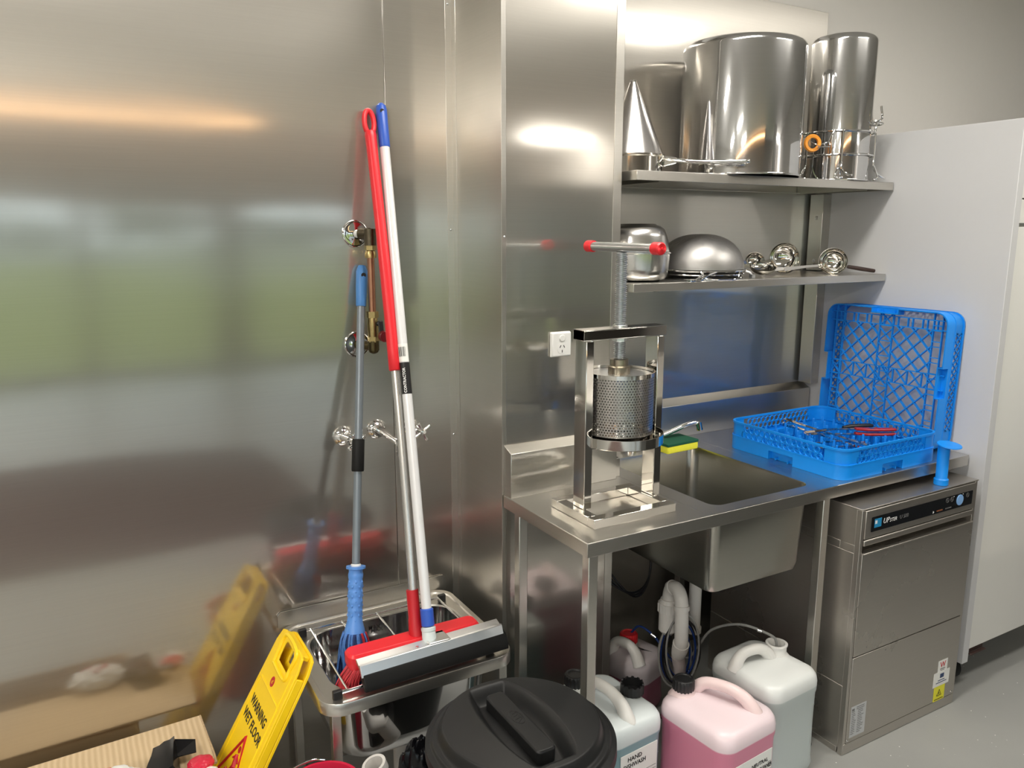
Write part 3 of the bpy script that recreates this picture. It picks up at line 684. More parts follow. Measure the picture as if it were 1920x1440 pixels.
    for q in (b, b - .033, .026):
        for s in (-1, 1):
            bar(mb, (-a + .006, s * q), (a - .006, s * q), .0030, z0, z1); bar(mb, (s * q, -a + .006), (s * q, a - .006), .0030, z0, z1)
    for (sx, sy) in ((1, 1), (1, -1), (-1, 1), (-1, -1)):
        xs = sorted((sx * .026, sx * (b - .033))); ys = sorted((sy * .026, sy * (b - .033)))
        diag_grid(mb, xs[0], xs[1], ys[0], ys[1], .056, .0036, z0, z1 + .002)
    q = -b
    while q < b:       # short ties in the border and X ties in the central bands
        for s in (-1, 1):
            bar(mb, (q, s * b), (q, s * (b - .033)), .0026, z0, z1); bar(mb, (s * b, q), (s * (b - .033), q), .0026, z0, z1)
            bar(mb, (q + .018, s * b), (q + .018, s * (b - .033)), .0026, z0, z1); bar(mb, (s * b, q + .018), (s * (b - .033), q + .018), .0026, z0, z1)
        bar(mb, (q, -.026), (q + .048, .026), .0028, z0, z1); bar(mb, (q, .026), (q + .048, -.026), .0028, z0, z1)
        bar(mb, (-.026, q), (.026, q + .048), .0028, z0, z1); bar(mb, (.026, q), (-.026, q + .048), .0028, z0, z1)
        bar(mb, (q, -.026), (q, .026), .0028, z0, z1); bar(mb, (-.026, q), (.026, q), .0028, z0, z1)
        q += .056
    build('base_grid', mb, m, t)
    if pegs:
        n = 8; first = None
        for i in range(n):
            for j in range(n):
                x = (-.5 + (i + .5) / n) * (S - .09); y = (-.5 + (j + .5) / n) * (S - .09)
                if first is None:
                    mb = MB(); mb.box(-.0042, .0042, -.0012, .0012, 0, .066); mb.box(-.0012, .0012, -.0042, .0042, 0, .066); mb.box(-.0045, .0045, -.0045, .0045, 0, .012)
                    first = build('peg', mb, m, t, bevel=.0006, seg=1); first.location = (x, y, .008); continue
                p = first.copy(); COL.objects.link(p); p.parent = t; p.location = (x, y, .008)
t = thing('dish_rack', 'blue plastic dish rack lying flat on the bench with utensils among its pegs', 'dish rack', (2.302, 1.775, BZ + .0005), group=None)
rack(t, .492, .100, 'rings', True)
RM = Matrix(((0, 0, 1), (1, 0, 0), (0, 1, 0))) ; RM = Matrix.Rotation(math.radians(2.0), 3, 'Y') @ RM
t = thing('dish_rack', 'blue plastic dish rack stood on edge against the white cabinet side', 'dish rack', (2.6045, 1.824, BZ + .2490), tuple(RM.to_euler()))
rack(t, .488, .100, 'diag', False, .016)

# utensils in the flat rack
UZ = BZ + .070
def bent_strip(mb, pts, w, th):
    pts = [Vector(p) for p in pts]; rings = []
    for i, p in enumerate(pts):
        d = (pts[min(i + 1, len(pts) - 1)] - pts[max(i - 1, 0)]).normalized(); s = d.cross(Vector((0, 0, 1))).normalized(); u = s.cross(d)
        ww = w[i] if isinstance(w, (list, tuple)) else w
        rings.append([p + s * ww / 2, p + s * ww / 2 + u * th, p - s * ww / 2 + u * th, p - s * ww / 2])
    return mb.loft(rings)
t = thing('serving_tongs', 'steel tongs with dark red grips lying in the flat blue rack', 'tongs', (2.36, 1.72, UZ), world=True)
for k, dz in ((0, 0), (1, .016)):
    mb = MB(); bent_strip(mb, [(2.49 - .0 * k, 1.655, UZ + dz), (2.42, 1.697, UZ + dz * 1.3), (2.30, 1.768, UZ + dz), (2.22, 1.815, UZ + dz * .3)], [.020, .022, .016, .030], .0015); build('arm', mb, M['polish'], t)
    mb = MB(); bent_strip(mb, [(2.487, 1.652, UZ + dz - .002), (2.45, 1.674, UZ + dz - .003), (2.40, 1.704, UZ + dz - .003), (2.365, 1.725, UZ + dz)], [.018, .026, .027, .020], .009); build('grip', mb, M['dred'], t, bevel=.003)
t = thing('serrated_tongs', 'long steel tongs with serrated edges lying diagonally in the flat blue rack', 'tongs', (2.29, 1.80, UZ - .006), world=True)
for k, dz in ((0, -.010), (1, .006)):
    mb = MB(); bent_strip(mb, [(2.30, 1.985 - .01 * k, UZ + dz + .006), (2.298, 1.90, UZ + dz), (2.285, 1.75, UZ + dz - .002), (2.272, 1.60, UZ + dz - .004)], [.022, .018, .014, .024], .0014)
    for j in range(9): mb.box(2.288 + k * .014, 2.294 + k * .014, 1.90 + j * .009, 1.904 + j * .009, UZ + dz - .003, UZ + dz + .004)
    build('arm', mb, M['polish'], t)
t = thing('black_handled_peeler', 'black handled utensil lying behind the red grips in the flat rack', 'utensil', (2.40, 1.80, UZ), world=True)
mb = MB(); mb.tube([(2.40, 1.80, UZ + .004), (2.43, 1.79, UZ + .006), (2.50, 1.765, UZ + .006), (2.512, 1.76, UZ + .006)], [.006, .009, .009, .005], 14); build('handle', mb, M['black'], t)
mb = MB(); bent_strip(mb, [(2.405, 1.798, UZ), (2.33, 1.825, UZ)], [.012, .018], .0015); build('blade', mb, M['polish'], t)
for (x0, y0, x1, y1, lab) in ((2.16, 1.70, 2.30, 1.63, 'steel spoon handle at the front of the flat rack below the tongs'), (2.20, 1.75, 2.33, 1.69, 'steel spoon handle between the serrated tongs and the rack wall')):
    t = thing('table_spoon', lab, 'spoon', ((x0 + x1) / 2, (y0 + y1) / 2, UZ - .02), world=True, group='spoons lying in the flat blue rack')
    z = UZ - .016
    mb = MB(); bent_strip(mb, [(x0, y0, z), ((x0 + x1) / 2, (y0 + y1) / 2, z + .005), (x1, y1, z)], [.014, .008, .006], .0018); build('handle', mb, M['polish'], t)
    mb = MB(); R = Matrix.Translation((x1 + .022, y1 - .010, z - .002)) @ Matrix.Diagonal((1.4, .9, .4, 1)); mb.lathe([(.0001, -.012), (.010, -.009), (.016, 0), (.0155, .001), (.0095, -.007), (.0001, -.010)], (0, 0, 0), 20, mtx=R); build('bowl', mb, M['polish'], t)

# ============================================================ UPPER SHELF
SZ = 1.8432
def stock_pot(label, x, y, R, H):
    t = thing('stock_pot', label, 'stock pot', (x, y, SZ))
    pr = [(R - .003, .0), (R + .004, 0), (R + .005, .002), (R + .004, .005), (R, .006)]
    pr += [(R, H - .024)] + [(R - .024 + .024 * math.cos(a), H - .024 + .024 * math.sin(a)) for a in [PI / 2 * k / 8 for k in range(1, 9)]] + [(.001, H)]
    pr2 = pr + [(.001, H - .002), (R - .027, H - .002), (R - .003, H - .03), (R - .003, 0)]
    mb = MB(); mb.lathe(pr2, (0, 0, 0), 128); build('body', mb, M['steel_pot'], t, smooth=50)
    return t
stock_pot('large wide stock pot turned upside down in the middle of the upper shelf', 2.040, 2.018, .199, .425)
stock_pot('tall narrow steel pot turned upside down at the right end of the upper shelf', 2.508, 2.0, .1105, .497)
t = thing('conical_strainer', 'pointed conical strainer standing point upward at the left end of the upper shelf', 'strainer', (1.607, 2.050, SZ))
cone = MB(); cone.lathe([(.102, .052), (.010, .278), (.0085, .2785), (.100, .052)], (0, 0, 0), 96)
build('cone', cone, perf_mat('fine_perforated_cone', 150, .0032, .24, c=(.60, .58, .57), rough=.22), t)
mb = MB(); mb.lathe([(.098, 0), (.098, .048), (.104, .052), (.104, .056), (.096, .056), (.096, 0), (.098, 0)], (0, 0, 0), 96); build('rim_band', mb, M['polish'], t)
mb = MB(); mb.lathe([(.0112, .270), (.0112, .280), (.009, .2815), (.001, .282)], (0, 0, 0), 32); build('tip', mb, M['chrome'], t)
mb = MB()
hp = [(.075, -.012, .045), (.105, -.030, .045)] 
mb.tube(bez([(.078, -.058, .050), (.100, -.085, .042), (.150, -.130, .036), (.208, -.185, .034), (.256, -.230, .034), (.272, -.232, .034), (.270, -.214, .034), (.222, -.164, .034), (.168, -.108, .036), (.122, -.060, .042), (.096, -.030, .050)], 60), .0055, 12)
build('loop_handle', mb, M['chrome'], t)
mb = MB(); mb.hexa([(.078, -.062, .02), (.106, -.094, .03), (.126, -.066, .03), (.096, -.026, .02), (.078, -.062, .056), (.106, -.094, .048), (.126, -.066, .048), (.096, -.026, .056)]); build('bracket', mb, M['chrome'], t, bevel=.004)

# chrome wire stand round the tall pot
t = thing('wire_stand', 'chrome wire ring stand with curled feet standing around the tall narrow pot', 'wire stand', (2.508, 2.0, SZ), world=True)
cx, cy, RR = 2.508, 2.0, .122
for z in (1.932, 2.012):
    mb = MB(); mb.tube([(cx + RR * math.cos(a), cy + RR * math.sin(a), z) for a in [2 * PI * k / 64 for k in range(64)]], .0032, 10, closed=True); build('ring', mb, M['chrome'], t)
for a in (-.75, .8, 2.9, 3.95):
    u = Vector((math.cos(a), math.sin(a), 0)); c = Vector((cx, cy, 0)); tn = Vector((-u.y, u.x, 0))
    def P(r, z, s=0): return c + u * r + tn * s + Vector((0, 0, z))
    mb = MB(); mb.tube(bez([P(RR + .005, 2.012), P(RR + .006, 1.96), P(RR + .005, 1.925), P(RR + .006, 1.895), P(RR + .020, 1.872, .006), P(RR + .045, 1.858, .02), P(RR + .056, 1.856, .03)], 36), .0034, 10)
    mb.tube(bez([P(RR + .006, 1.900), P(RR + .014, 1.875, -.012), P(RR + .018, 1.856, -.02), P(RR + .008, 1.850, -.008), P(RR + .010, 1.853, .006)], 24), .0034, 10)
    mb.tube([P(RR + .008, 1.853, .0), P(RR + .008, 1.8465, .0)], [.0034, .003], 8)
    build('leg', mb, M['chrome'], t)
for a in (-1.0, -.25):
    u = Vector((math.cos(a), math.sin(a), 0)); tn = Vector((-u.y, u.x, 0)); c = Vector((cx, cy, 0))
    mb = MB(); mb.tube(bez([c + u * RR + Vector((0, 0, 2.012)), c + u * (RR + .006) + Vector((0, 0, 2.045)), c + u * (RR + .016) - tn * .008 + Vector((0, 0, 2.052)), c + u * (RR + .02) + Vector((0, 0, 2.062)), c + u * (RR + .014) + Vector((0, 0, 2.10))], 24), [.0036] * 25 if False else .0036, 10); build('prong', mb, M['chrome'], t)
mb = MB(); mb.tube(bez([Vector((cx + RR * math.cos(a), cy + RR * math.sin(a), 2.052)) * 1 for a in (-1.0, -.8, -.6, -.4, -.25)] , 24), .0036, 10)
mb2 = [Vector((cx + (RR + .03 * math.sin(PI * k / 12)) * math.cos(-1.0 + .75 * k / 12), cy + (RR + .03 * math.sin(PI * k / 12)) * math.sin(-1.0 + .75 * k / 12), 2.045)) for k in range(13)]
mb.tube(mb2, .0036, 10); build('hook', mb, M['chrome'], t)
t = thing('rubber_seal', 'orange rubber ring hanging on wire between the two inverted pots', 'seal', (2.285, 1.925, 1.962), world=True)
Rm = Matrix.Translation((2.287, 1.925, 1.962)) @ Matrix.Rotation(-.5, 4, 'Z') @ Matrix.Rotation(PI / 2, 4, 'X')
mb = MB(); mb.lathe([(.018, -.006), (.027, -.008), (.030, 0), (.027, .008), (.018, .006), (.017, 0), (.018, -.006)], (0, 0, 0), 40, mtx=Rm); build('ring', mb, M['orange'], t)
mb = MB(); mb.tube(bez([(2.262, 1.915, 1.966), (2.28, 1.905, 1.956), (2.30, 1.907, 1.952), (2.325, 1.91, 1.962), (2.345, 1.905, 1.966), (2.345, 1.90, 1.952), (2.320, 1.90, 1.950), (2.290, 1.905, 1.946)], 40), .0018, 8); mb.tube(bez([(2.345, 1.905, 1.966), (2.352, 1.90, 1.990), (2.36, 1.895, 2.008)], 12), .0018, 8); build('wire_clip', mb, M['chrome'], t)

# ============================================================ LOWER SHELF
LZ = 1.5092
t = thing('mixing_bowl', 'deep steel bowl standing upright at the left end of the lower shelf', 'bowl', (1.618, 2.02, LZ))
def bowl_prof(R, H, rb, th=.0018):
    out = [(.001, 0), (rb * .8, 0), (rb * .86, .004), (rb, .006), (rb + (R - rb) * .55, .018), (R - (R - rb) * .18, H * .45), (R, H - .002), (R + .004, H), (R + .004, H + .0015), (R - .002, H + .0015)]
    inn = [(R - .002 - th, H - .002), (R - (R - rb) * .18 - th, H * .45), (rb + (R - rb) * .55 - th, .020), (rb - th, .009), (.001, .008)]
    return out + inn
mb = MB(); mb.lathe(bowl_prof(.103, .088, .088), (0, 0, 0), 96); build('body', mb, M['steel_mix'], t, smooth=50)
t = thing('mixing_bowl', 'deep steel bowl inverted on top of the upright bowl, lower shelf', 'bowl', (1.618, 2.02, LZ + .0895 + .090), (PI, 0, 0))
mb = MB(); mb.lathe(bowl_prof(.101, .088, .070), (0, 0, 0), 96); build('body', mb, M['steel_mix'], t, smooth=50)
mb = MB(); mb.hexa([(.094, -.05, .074), (.098, -.02, .074), (.120, -.030, .084), (.110, -.055, .084), (.094, -.05, .079), (.098, -.02, .079), (.120, -.030, .089), (.110, -.055, .089)]); build('lug', mb, M['rubber'], t, bevel=.002)

SC_ = Vector((1.910, 2.045, 0)); SR = .147
tilt = Matrix.Rotation(math.radians(-3), 4, 'Y')
t = thing('mesh_strainer', 'large fine mesh strainer turned dome up with wire hooks on the lower shelf', 'strainer', (SC_.x, SC_.y, LZ + .03))
pr = [(SR * math.cos(a) ** .8 if a < 1.56 else .001, .118 * math.sin(a)) for a in [PI / 2 * k / 18 for k in range(19)]]
mb = MB(); mb.lathe(pr + [(r * .985, z * .985) for r, z in pr[::-1]], (0, 0, 0), 96)
M['mesh'] = perf_mat('fine_wire_mesh', 420, .0021, .24, c=(.46, .45, .44), rough=.45)
build('mesh_dome', mb, M['mesh'], t, smooth=60)
def circ_pts(r, z, n=64): return [(r * math.cos(2 * PI * k / n), r * math.sin(2 * PI * k / n), z) for k in range(n)]
mb = MB(); mb.tube(circ_pts(SR + .003, -.002), .0045, 10, closed=True); mb.tube(circ_pts(SR - .002, -.014), .0028, 8, closed=True); build('rim', mb, M['chrome'], t)
mb = MB(); mb.tube(bez([(-.10, -.115, -.004), (-.125, -.15, -.010), (-.165, -.158, -.026), (-.195, -.150, -.0268)], 16), .003, 8)
mb.tube(bez([(-.055, -.14, -.004), (-.11, -.158, -.012), (-.145, -.162, -.0268)], 16), .003, 8)
mb.tube([(-.195, -.150, -.0268), (-.145, -.162, -.0268)], .003, 8)
mb.tube(bez([(-.11, -.12, -.012), (-.09, -.14, -.024), (-.03, -.158, -.0268), (.02, -.156, -.026), (.035, -.150, -.004)], 20), .0024, 8)
build('handle', mb, M['chrome'], t)
mb = MB(); mb.tube(bez([(.135, -.07, -.006), (.155, -.080, -.012), (.165, -.085, -.0268)], 10), .004, 8); mb.box(.155, .170, -.092, -.078, -.0295, -.018); build('rest_hook', mb, M['zinc'], t)
t = thing('mixing_bowl', 'shallow steel bowl upside down beneath the mesh strainer on the lower shelf', 'bowl', (1.925, 2.045, LZ))
mb = MB(); mb.lathe([(.140, 0), (.143, 0), (.143, .002), (.134, .003), (.118, .022), (.10, .026), (.001, .026), (.001, .025), (.099, .025), (.117, .021), (.132, .002)], (0, 0, 0), 80); build('body', mb, M['steel_pot'], t)

def ladle(label, c, n, E, r, hw=.012, depth=.75):
    """bowl centre c (centre of the rim), opening direction n, handle ending at the world point E"""
    c = Vector(c); E = Vector(E); n = Vector(n).normalized(); h = E - c; h = (h - n * h.dot(n)).normalized()
    y = n.cross(h).normalized(); x = y.cross(n); R = Matrix((x, y, n)).transposed()
    t = thing('soup_ladle', label, 'ladle', c, tuple(R.to_euler()))
    pr = [(.0005, -r * depth)] + [(r * math.sin(a), -r * depth * math.cos(a)) for a in [PI / 2 * k / 12 for k in range(1, 13)]]
    pr = pr + [(r + .0015, .0008), (r - .0012, .0010)] + [(q * .97, z * .96) for q, z in pr[::-1][1:]]
    mb = MB(); mb.lathe(pr, (0, 0, 0), 48); build('bowl', mb, M['polish'], t, smooth=60)
    e = R.transposed() @ (E - c); a = Vector((r - .002, 0, 0))
    mb = MB(); bent_strip(mb, [a, a.lerp(e, .12) + Vector((0, 0, .004)), a.lerp(e, .5) + Vector((0, 0, .005)), e], [hw * 1.3, hw * .8, hw * .7, hw * 1.2], .002); build('handle', mb, M['polish'], t)
    return t
ladle('bright steel ladle lying rightmost on the lower shelf, bowl open toward the room', (2.515, 1.985, LZ + .048), (-.70, -.62, .30), (2.20, 2.00, LZ + .022), .050)
ladle('smaller steel ladle nested inside the rightmost bright ladle', (2.495, 1.966, LZ + .044), (-.68, -.68, .22), (2.22, 1.955, LZ + .026), .035)
ladle('dark reflecting ladle standing on edge left of the bright pair, lower shelf', (2.34, 2.06, LZ + .060), (-.45, -.85, .15), (2.12, 2.17, LZ + .012), .056)
ladle('small ladle half hidden behind the dark reflecting ladle', (2.262, 2.13, LZ + .050), (-.6, -.6, .5), (2.10, 2.21, LZ + .03), .034)
ladle('shallow skimmer ladle lying flat beside the mesh strainer', (2.165, 2.00, LZ + .034), (-.15, -.25, .95), (2.36, 2.13, LZ + .030), .044, depth=.6)
t = thing('brown_handled_spatula', 'thin utensil with a dark brown handle resting on the right edge of the lower shelf', 'utensil', (2.60, 1.96, LZ), world=True)
mb = MB(); mb.tube([(2.49, 2.06, LZ + .035), (2.575, 2.00, LZ + .030)], .0022, 10); mb.tube([(2.575, 2.00, LZ + .030), (2.60, 1.985, LZ + .026)], .0022, 10); build('rod', mb, M['polish'], t)
mb = MB(); mb.tube([(2.598, 1.986, LZ + .026), (2.602, 1.984, LZ + .0255), (2.64, 1.961, LZ + .0185), (2.685, 1.934, LZ + .0105), (2.688, 1.932, LZ + .010)], [.005, .0068, .0078, .0070, .005], 16); build('grip', mb, M['brown'], t)
mb = MB(); bent_strip(mb, [(2.50, 2.052, LZ + .034), (2.42, 2.105, LZ + .034)], [.03, .05], .001); build('blade', mb, M['polish'], t)

# ============================================================ JERRY CANS
def jerry_can(label, x, y, rz, w_, d_, H, m, cap_at, capmat, handle, hmat=None, level=None, open_=False, name='jerry_can', group=None):
    t = thing(name, label, 'jerry can', (x, y, .0), (0, 0, rz), group=group)
    r = .045
    L = [(0.0, -.035, .028), (.004, -.018, .036), (.016, -.006, r), (.03, 0, r), (.05, -.004, r), (H * .5, -.006, r), (H - .075, -.004, r), (H - .066, 0, r), (H - .040, .001, r), (H - .022, -.004, r), (H - .010, -.016, r), (H - .003, -.042, .04), (H + .002, -.11, .03)]
    rings = [rrect(0, 0, w_ + e, d_ + e, q, z, 7) for z, e, q in L]
    mb = MB(); mb.loft(rings, True, True)
    body = build('body', mb, m, t, smooth=180)
    # moulded corner steps
    mb = MB(); (hx0, hy0), (hx1, hy1) = handle
    P0, P1 = Vector((hx0, hy0, H)), Vector((hx1, hy1, H)); dd = P1 - P0
    pts = bez([P0 + Vector((0, 0, -.02)) - dd * .06, P0 + Vector((0, 0, .014)) + dd * .03, P0 + dd * .22 + Vector((0, 0, .034)), P0 + dd * .6 + Vector((0, 0, .037)), P0 + dd * .88 + Vector((0, 0, .018)), P1 + Vector((0, 0, -.024)) + dd * .08], 40)
    n = len(pts); rad = [.0235 - .007 * math.sin(PI * i / (n - 1)) for i in range(n)]
    mb.tube(pts, rad, 20); build('handle', mb, hmat or m, t, smooth=180)
    cx, cy = cap_at
    nk = MB()
    if open_:
        nk.lathe([(.046, H - .012), (.034, H + .002), (.031, H + .006), (.031, H + .030), (.034, H + .030), (.034, H + .034), (.026, H + .034), (.026, H + .01)], (cx, cy, 0), 48)
    else: nk.lathe([(.044, H - .012), (.034, H + .002), (.030, H + .008), (.029, H + .02)], (cx, cy, 0), 40)
    build('neck', nk, hmat or m, t, smooth=60)
    if capmat: cap_mesh((cx, cy, H + .012), capmat, t)
    return t
def cap_mesh(c, m, parent, R=.031, h=.034):
    mb = MB(); n = 72; rings = []
    for (rr, z) in ((.96, 0), (1.0, .002), (1.0, h * .82), (.94, h * .95), (.86, h), (.72, h), (.66, h - .003), (.01, h - .003)):
        rings.append([Vector(c) + Vector((R * rr * (1 + (.035 * (1 if (k // 2) % 2 else -1) if rr >= .96 else 0)) * math.cos(2 * PI * k / n), R * rr * (1 + (.035 * (1 if (k // 2) % 2 else -1) if rr >= .96 else 0)) * math.sin(2 * PI * k / n), z)) for k in range(n)])
    mb.loft(rings, True, True)
    return build('cap', mb, m, parent, smooth=35)
def can_label(t, x0, x1, z0, z1, yf, m=None): return build('label', MB().box(x0, x1, yf - .0006, yf + .001, z0, z1), m or M['paper'], t)

M['can_pink'] = can_mat('pink_floor_cleaner_can', (.80, .67, .71), (.68, .24, .35), .292)
M['can_blue'] = can_mat('pale_blue_dishwash_can', (.66, .71, .72), (.24, .38, .42), .288)
M['can_white'] = can_mat('white_rinse_can', (.68, .70, .69), (.48, .53, .52), .295)
M['can_small'] = can_mat('small_purple_can', (.62, .56, .58), (.30, .10, .15), .12)
M['handle_white'] = mat('natural_white_plastic', (.74, .73, .70), .35, sss=.3, noise=.02)
M['handle_pink'] = mat('pale_pink_plastic', (.78, .62, .62), .35, sss=.3, noise=.02)

pk = jerry_can('jerry can of pink floor cleaner with a black cap and white label', 1.526, 1.480, math.radians(5), .238, .262, .345, M['can_pink'], (-.045, .092), M['black'], ((-.000, .078), (.055, -.080)), M['handle_pink'])
lb = can_label(pk, -.074, .080, .05, .245, -.1305)
text('NEUTRAL', .0160, M['black_ink'], lb, (.028, -.1318, .212), (1, 0, 0), (0, 0, 1), bold=.012, align='CENTER')
text('FLOOR CLEANER', .0160, M['black_ink'], lb, (.030, -.1318, .192), (1, 0, 0), (0, 0, 1), bold=.012, sx=.82, align='CENTER')
for k, s_ in enumerate(('neutral floor cleaner', 'for cleaning hard floors')): text(s_, .0075, M['grey_ink'], lb, (.030, -.1318, .180 - k * .009), (1, 0, 0), (0, 0, 1), align='CENTER')
mb = MB()
for k in range(9): mb.box(.0, .045 + .01 * math.sin(k * 3), -.1320, -.1315, .155 - k * .011, .1595 - k * .011)
for k in range(7): mb.box(.062, .078, -.1320, -.1315, .206 - k * .008, .207 - k * .008)
build('print', mb, M['grey_ink'], lb)
mb = MB(); mb.tube([(-.050, -.1315, .178), (-.050, -.1322, .178)], .022, 40); build('round_picture', mb, mat('sepia_print', (.30, .22, .14), .4, noise=.9, nscale=45), lb)
mb = MB(); mb.tube([(-.050 + .022 * math.cos(a), -.1318, .178 + .022 * math.sin(a)) for a in [2 * PI * k / 40 for k in range(40)]], .0016, 6, closed=True); build('green_ring', mb, mat('green_print', (.12, .40, .06), .4), lb)

bl = jerry_can('jerry can of pale blue hand dishwash with a white label, behind the bench leg', 1.260, 1.652, math.radians(5), .216, .270, .345, M['can_blue'], (-.040, .095), M['black'], ((-.006, .070), (-.010, -.095)), M['handle_white'])
lb = can_label(bl, -.066, .072, .05, .262, -.1345)
text('HAND', .0185, M['black_ink'], lb, (-.014, -.1358, .238), (1, 0, 0), (0, 0, 1), bold=.012, align='CENTER')
text('DISHWASH', .0185, M['black_ink'], lb, (-.014, -.1358, .218), (1, 0, 0), (0, 0, 1), bold=.012, sx=.9, align='CENTER')
mb = MB(); mb.box(-.036, -.004, -.136, -.1355, .203, .206)
for k in range(8): mb.box(-.05, -.01 + .01 * math.sin(k * 2), -.136, -.1355, .190 - k * .010, .1915 - k * .010)
for k in range(6): mb.box(.030, .068 - .015 * (k % 3 == 2), -.136, -.1355, .190 - k * .010, .191 - k * .010)
build('print', mb, M['grey_ink'], lb)
mb = MB(); mb.box(.0, .072, -.1363, -.1357, .05, .078); build('green_band', mb, mat('green_band_print', (.16, .42, .05), .4), lb)
# loose cap lying on the blue can
t = thing('loose_cap', 'loose black screw cap lying on the shoulder of the dishwash can', 'cap', (1.342, 1.640, .3445), (0, 0, 0))
mb = MB(); n = 72; rings = []
for (rr, z) in ((.80, 0), (1.0, .003), (1.0, .026), (.98, .030), (.88, .030), (.86, .006), (.01, .006)):
    rings.append([Vector((.0335 * rr * (1 + .03 * ((k // 2) % 2) * (rr > .9)) * math.cos(2 * PI * k / n), .0335 * rr * (1 + .03 * ((k // 2) % 2) * (rr > .9)) * math.sin(2 * PI * k / n), z + (.004 * ((k // 3) % 2) if .87 < rr < .99 else 0))) for k in range(n)])
mb.loft(rings, True, True); build('ribbed_ring', mb, M['black'], t)

wh = jerry_can('open white jerry can with a clear tube in its neck, against the dishwasher', 1.812, 1.572, math.radians(4), .232, .262, .345, M['can_white'], (.070, .012), None, ((-.090, .034), (.034, .008)), M['handle_white'], open_=True)
wh_c = wh

t = jerry_can('small can of purple liquid with a red cap standing in the dark behind', 1.66, 2.03, .3, .16, .19, .215, M['can_small'], (.0, .02), M['red'], ((-.055, .045), (-.06, -.06)), M['handle_white'], name='jerry_can')
# tubes
t = thing('dosing_tube', 'clear tube looping from the white can to the coil round the drain', 'tube', (1.87, 1.65, .3), world=True)
mb = MB(); mb.tube(bez([(1.882, 1.588, .30), (1.882, 1.590, .375), (1.870, 1.610, .400), (1.82, 1.69, .412), (1.79, 1.78, .36), (1.78, 1.83, .28), (1.76, 1.855, .23), (1.73, 1.88, .24)], 60), .0042, 10); build('hose', mb, M['tube'], t)
mb = MB(); mb.tube([(1.858, 1.630, .4065), (1.850, 1.641, .4085)], .0065, 12); build('clamp', mb, M['chrome'], t)
t = thing('blue_dosing_tube', 'dark blue tube running from the red capped can to the coil', 'tube', (1.70, 1.95, .25), world=True)
mb = MB(); mb.tube(bez([(1.665, 2.05, .255), (1.685, 2.03, .285), (1.715, 1.99, .262), (1.73, 1.95, .225), (1.735, 1.88, .19), (1.755, 1.84, .19), (1.775, 1.85, .225), (1.765, 1.87, .30)], 60), .004, 10); build('hose', mb, M['bluetube'], t)
mb = MB(); mb.tube([(1.712, 1.995, .265), (1.720, 1.98, .257)], .0062, 12); build('clamp', mb, M['chrome'], t)

# ============================================================ DRAIN PIPES
t = thing('drain_trap', 'white plastic drain trap bending over and down beneath the sink bowl', 'drain pipe', (1.79, 1.90, 0), world=True)
def up(px, py, z): return (px, py, z)
mb = MB(); mb.tube([(1.826, 1.905, .285), (1.826, 1.905, .622)], .0215, 28); mb.lathe([(.026, .285), (.026, .305), (.0215, .307)], (1.826, 1.905, 0), 28); build('tailpipe', mb, M['pvc'], t)
mb = MB(); mb.tube([(1.688, 1.885, .325), (1.688, 1.885, .340), (1.688, 1.885, .425)], [.018, .031, .031], 28); mb.tube([(1.688, 1.885, .405), (1.688, 1.885, .438)], .0345, 28); mb.tube([(1.688, 1.885, .438), (1.688, 1.885, .452)], [.031, .027], 28)
for k in range(12): a = 2 * PI * k / 12; mb.box(-.0015, .0015, .0335, .0365, .407, .436, Matrix.Translation((1.688, 1.885, 0)) @ Matrix.Rotation(a, 4, 'Z'))
build('trap_cup', mb, M['pvc'], t)
mb = MB(); mb.tube(bez([(1.688, 1.885, .445), (1.688, 1.880, .480), (1.686, 1.860, .502), (1.682, 1.832, .500), (1.677, 1.812, .475), (1.675, 1.806, .430), (1.678, 1.806, .360), (1.684, 1.812, .320), (1.692, 1.828, .296)], 60), .0225, 28)
for (p, q) in (((1.687, 1.872, .493), (1.686, 1.862, .501)), ((1.676, 1.809, .462), (1.6755, 1.807, .448))): mb.tube([p, q], .0262, 28)
build('bend', mb, M['pvc'], t, smooth=60)
mb = MB(); mb.tube([(1.686, 1.814, .322), (1.692, 1.826, .292), (1.698, 1.838, .268)], [.0275, .0270, .0235], 28); build('elbow', mb, M['pvc'], t)
mb = MB(); mb.tube([(1.728, 1.862, .0), (1.728, 1.862, .20), (1.712, 1.855, .25)], .0225, 28); build('standpipe', mb, mat('dusty_pvc', (.50, .44, .42), .45, noise=.08), t)
t = thing('coiled_tubes', 'coil of black and blue tubes hanging round the drain pipe', 'tube coil', (1.78, 1.88, .22), world=True)
for k in range(7):
    rx, rz = .050 + .006 * math.sin(k * 2.1), .115 + .012 * math.cos(k * 1.7)
    c = Vector((1.712 + .004 * math.sin(k), 1.852 + .006 * (k - 3),   .285 - .006 * k)); a0 = .25 * math.sin(k * 1.3)
    pts = []
    for j in range(40):
        a = 2 * PI * j / 40; u, v = rx * math.cos(a), rz * math.sin(a)
        pts.append(c + Vector(((u * math.cos(a0 * .3) - v * math.sin(a0 * .3)) * .95, (u) * -.55, u * math.sin(a0 * .3) + v * math.cos(a0 * .3))))
    mb = MB(); mb.tube(pts, .0035, 8, closed=True); build('loop', mb, M['bluetube'] if k in (2, 5) else M['blacktube'] if k % 2 else M['tube'], t)
t = thing('floor_hose', 'thin dull hose lying on the floor behind the pink can', 'hose', (1.7, 1.95, 0), world=True)
mb = MB(); mb.tube(bez([(1.55, 2.15, .008), (1.68, 1.90, .008), (1.74, 1.80, .008), (1.90, 1.78, .008), (2.0, 1.95, .008)], 40), .007, 10); build('hose', mb, M['redtube'], t)
t = thing('supply_hoses', 'thin dark hoses hanging behind the sink bowl under the bench', 'hose', (1.62, 2.15, .6), world=True)
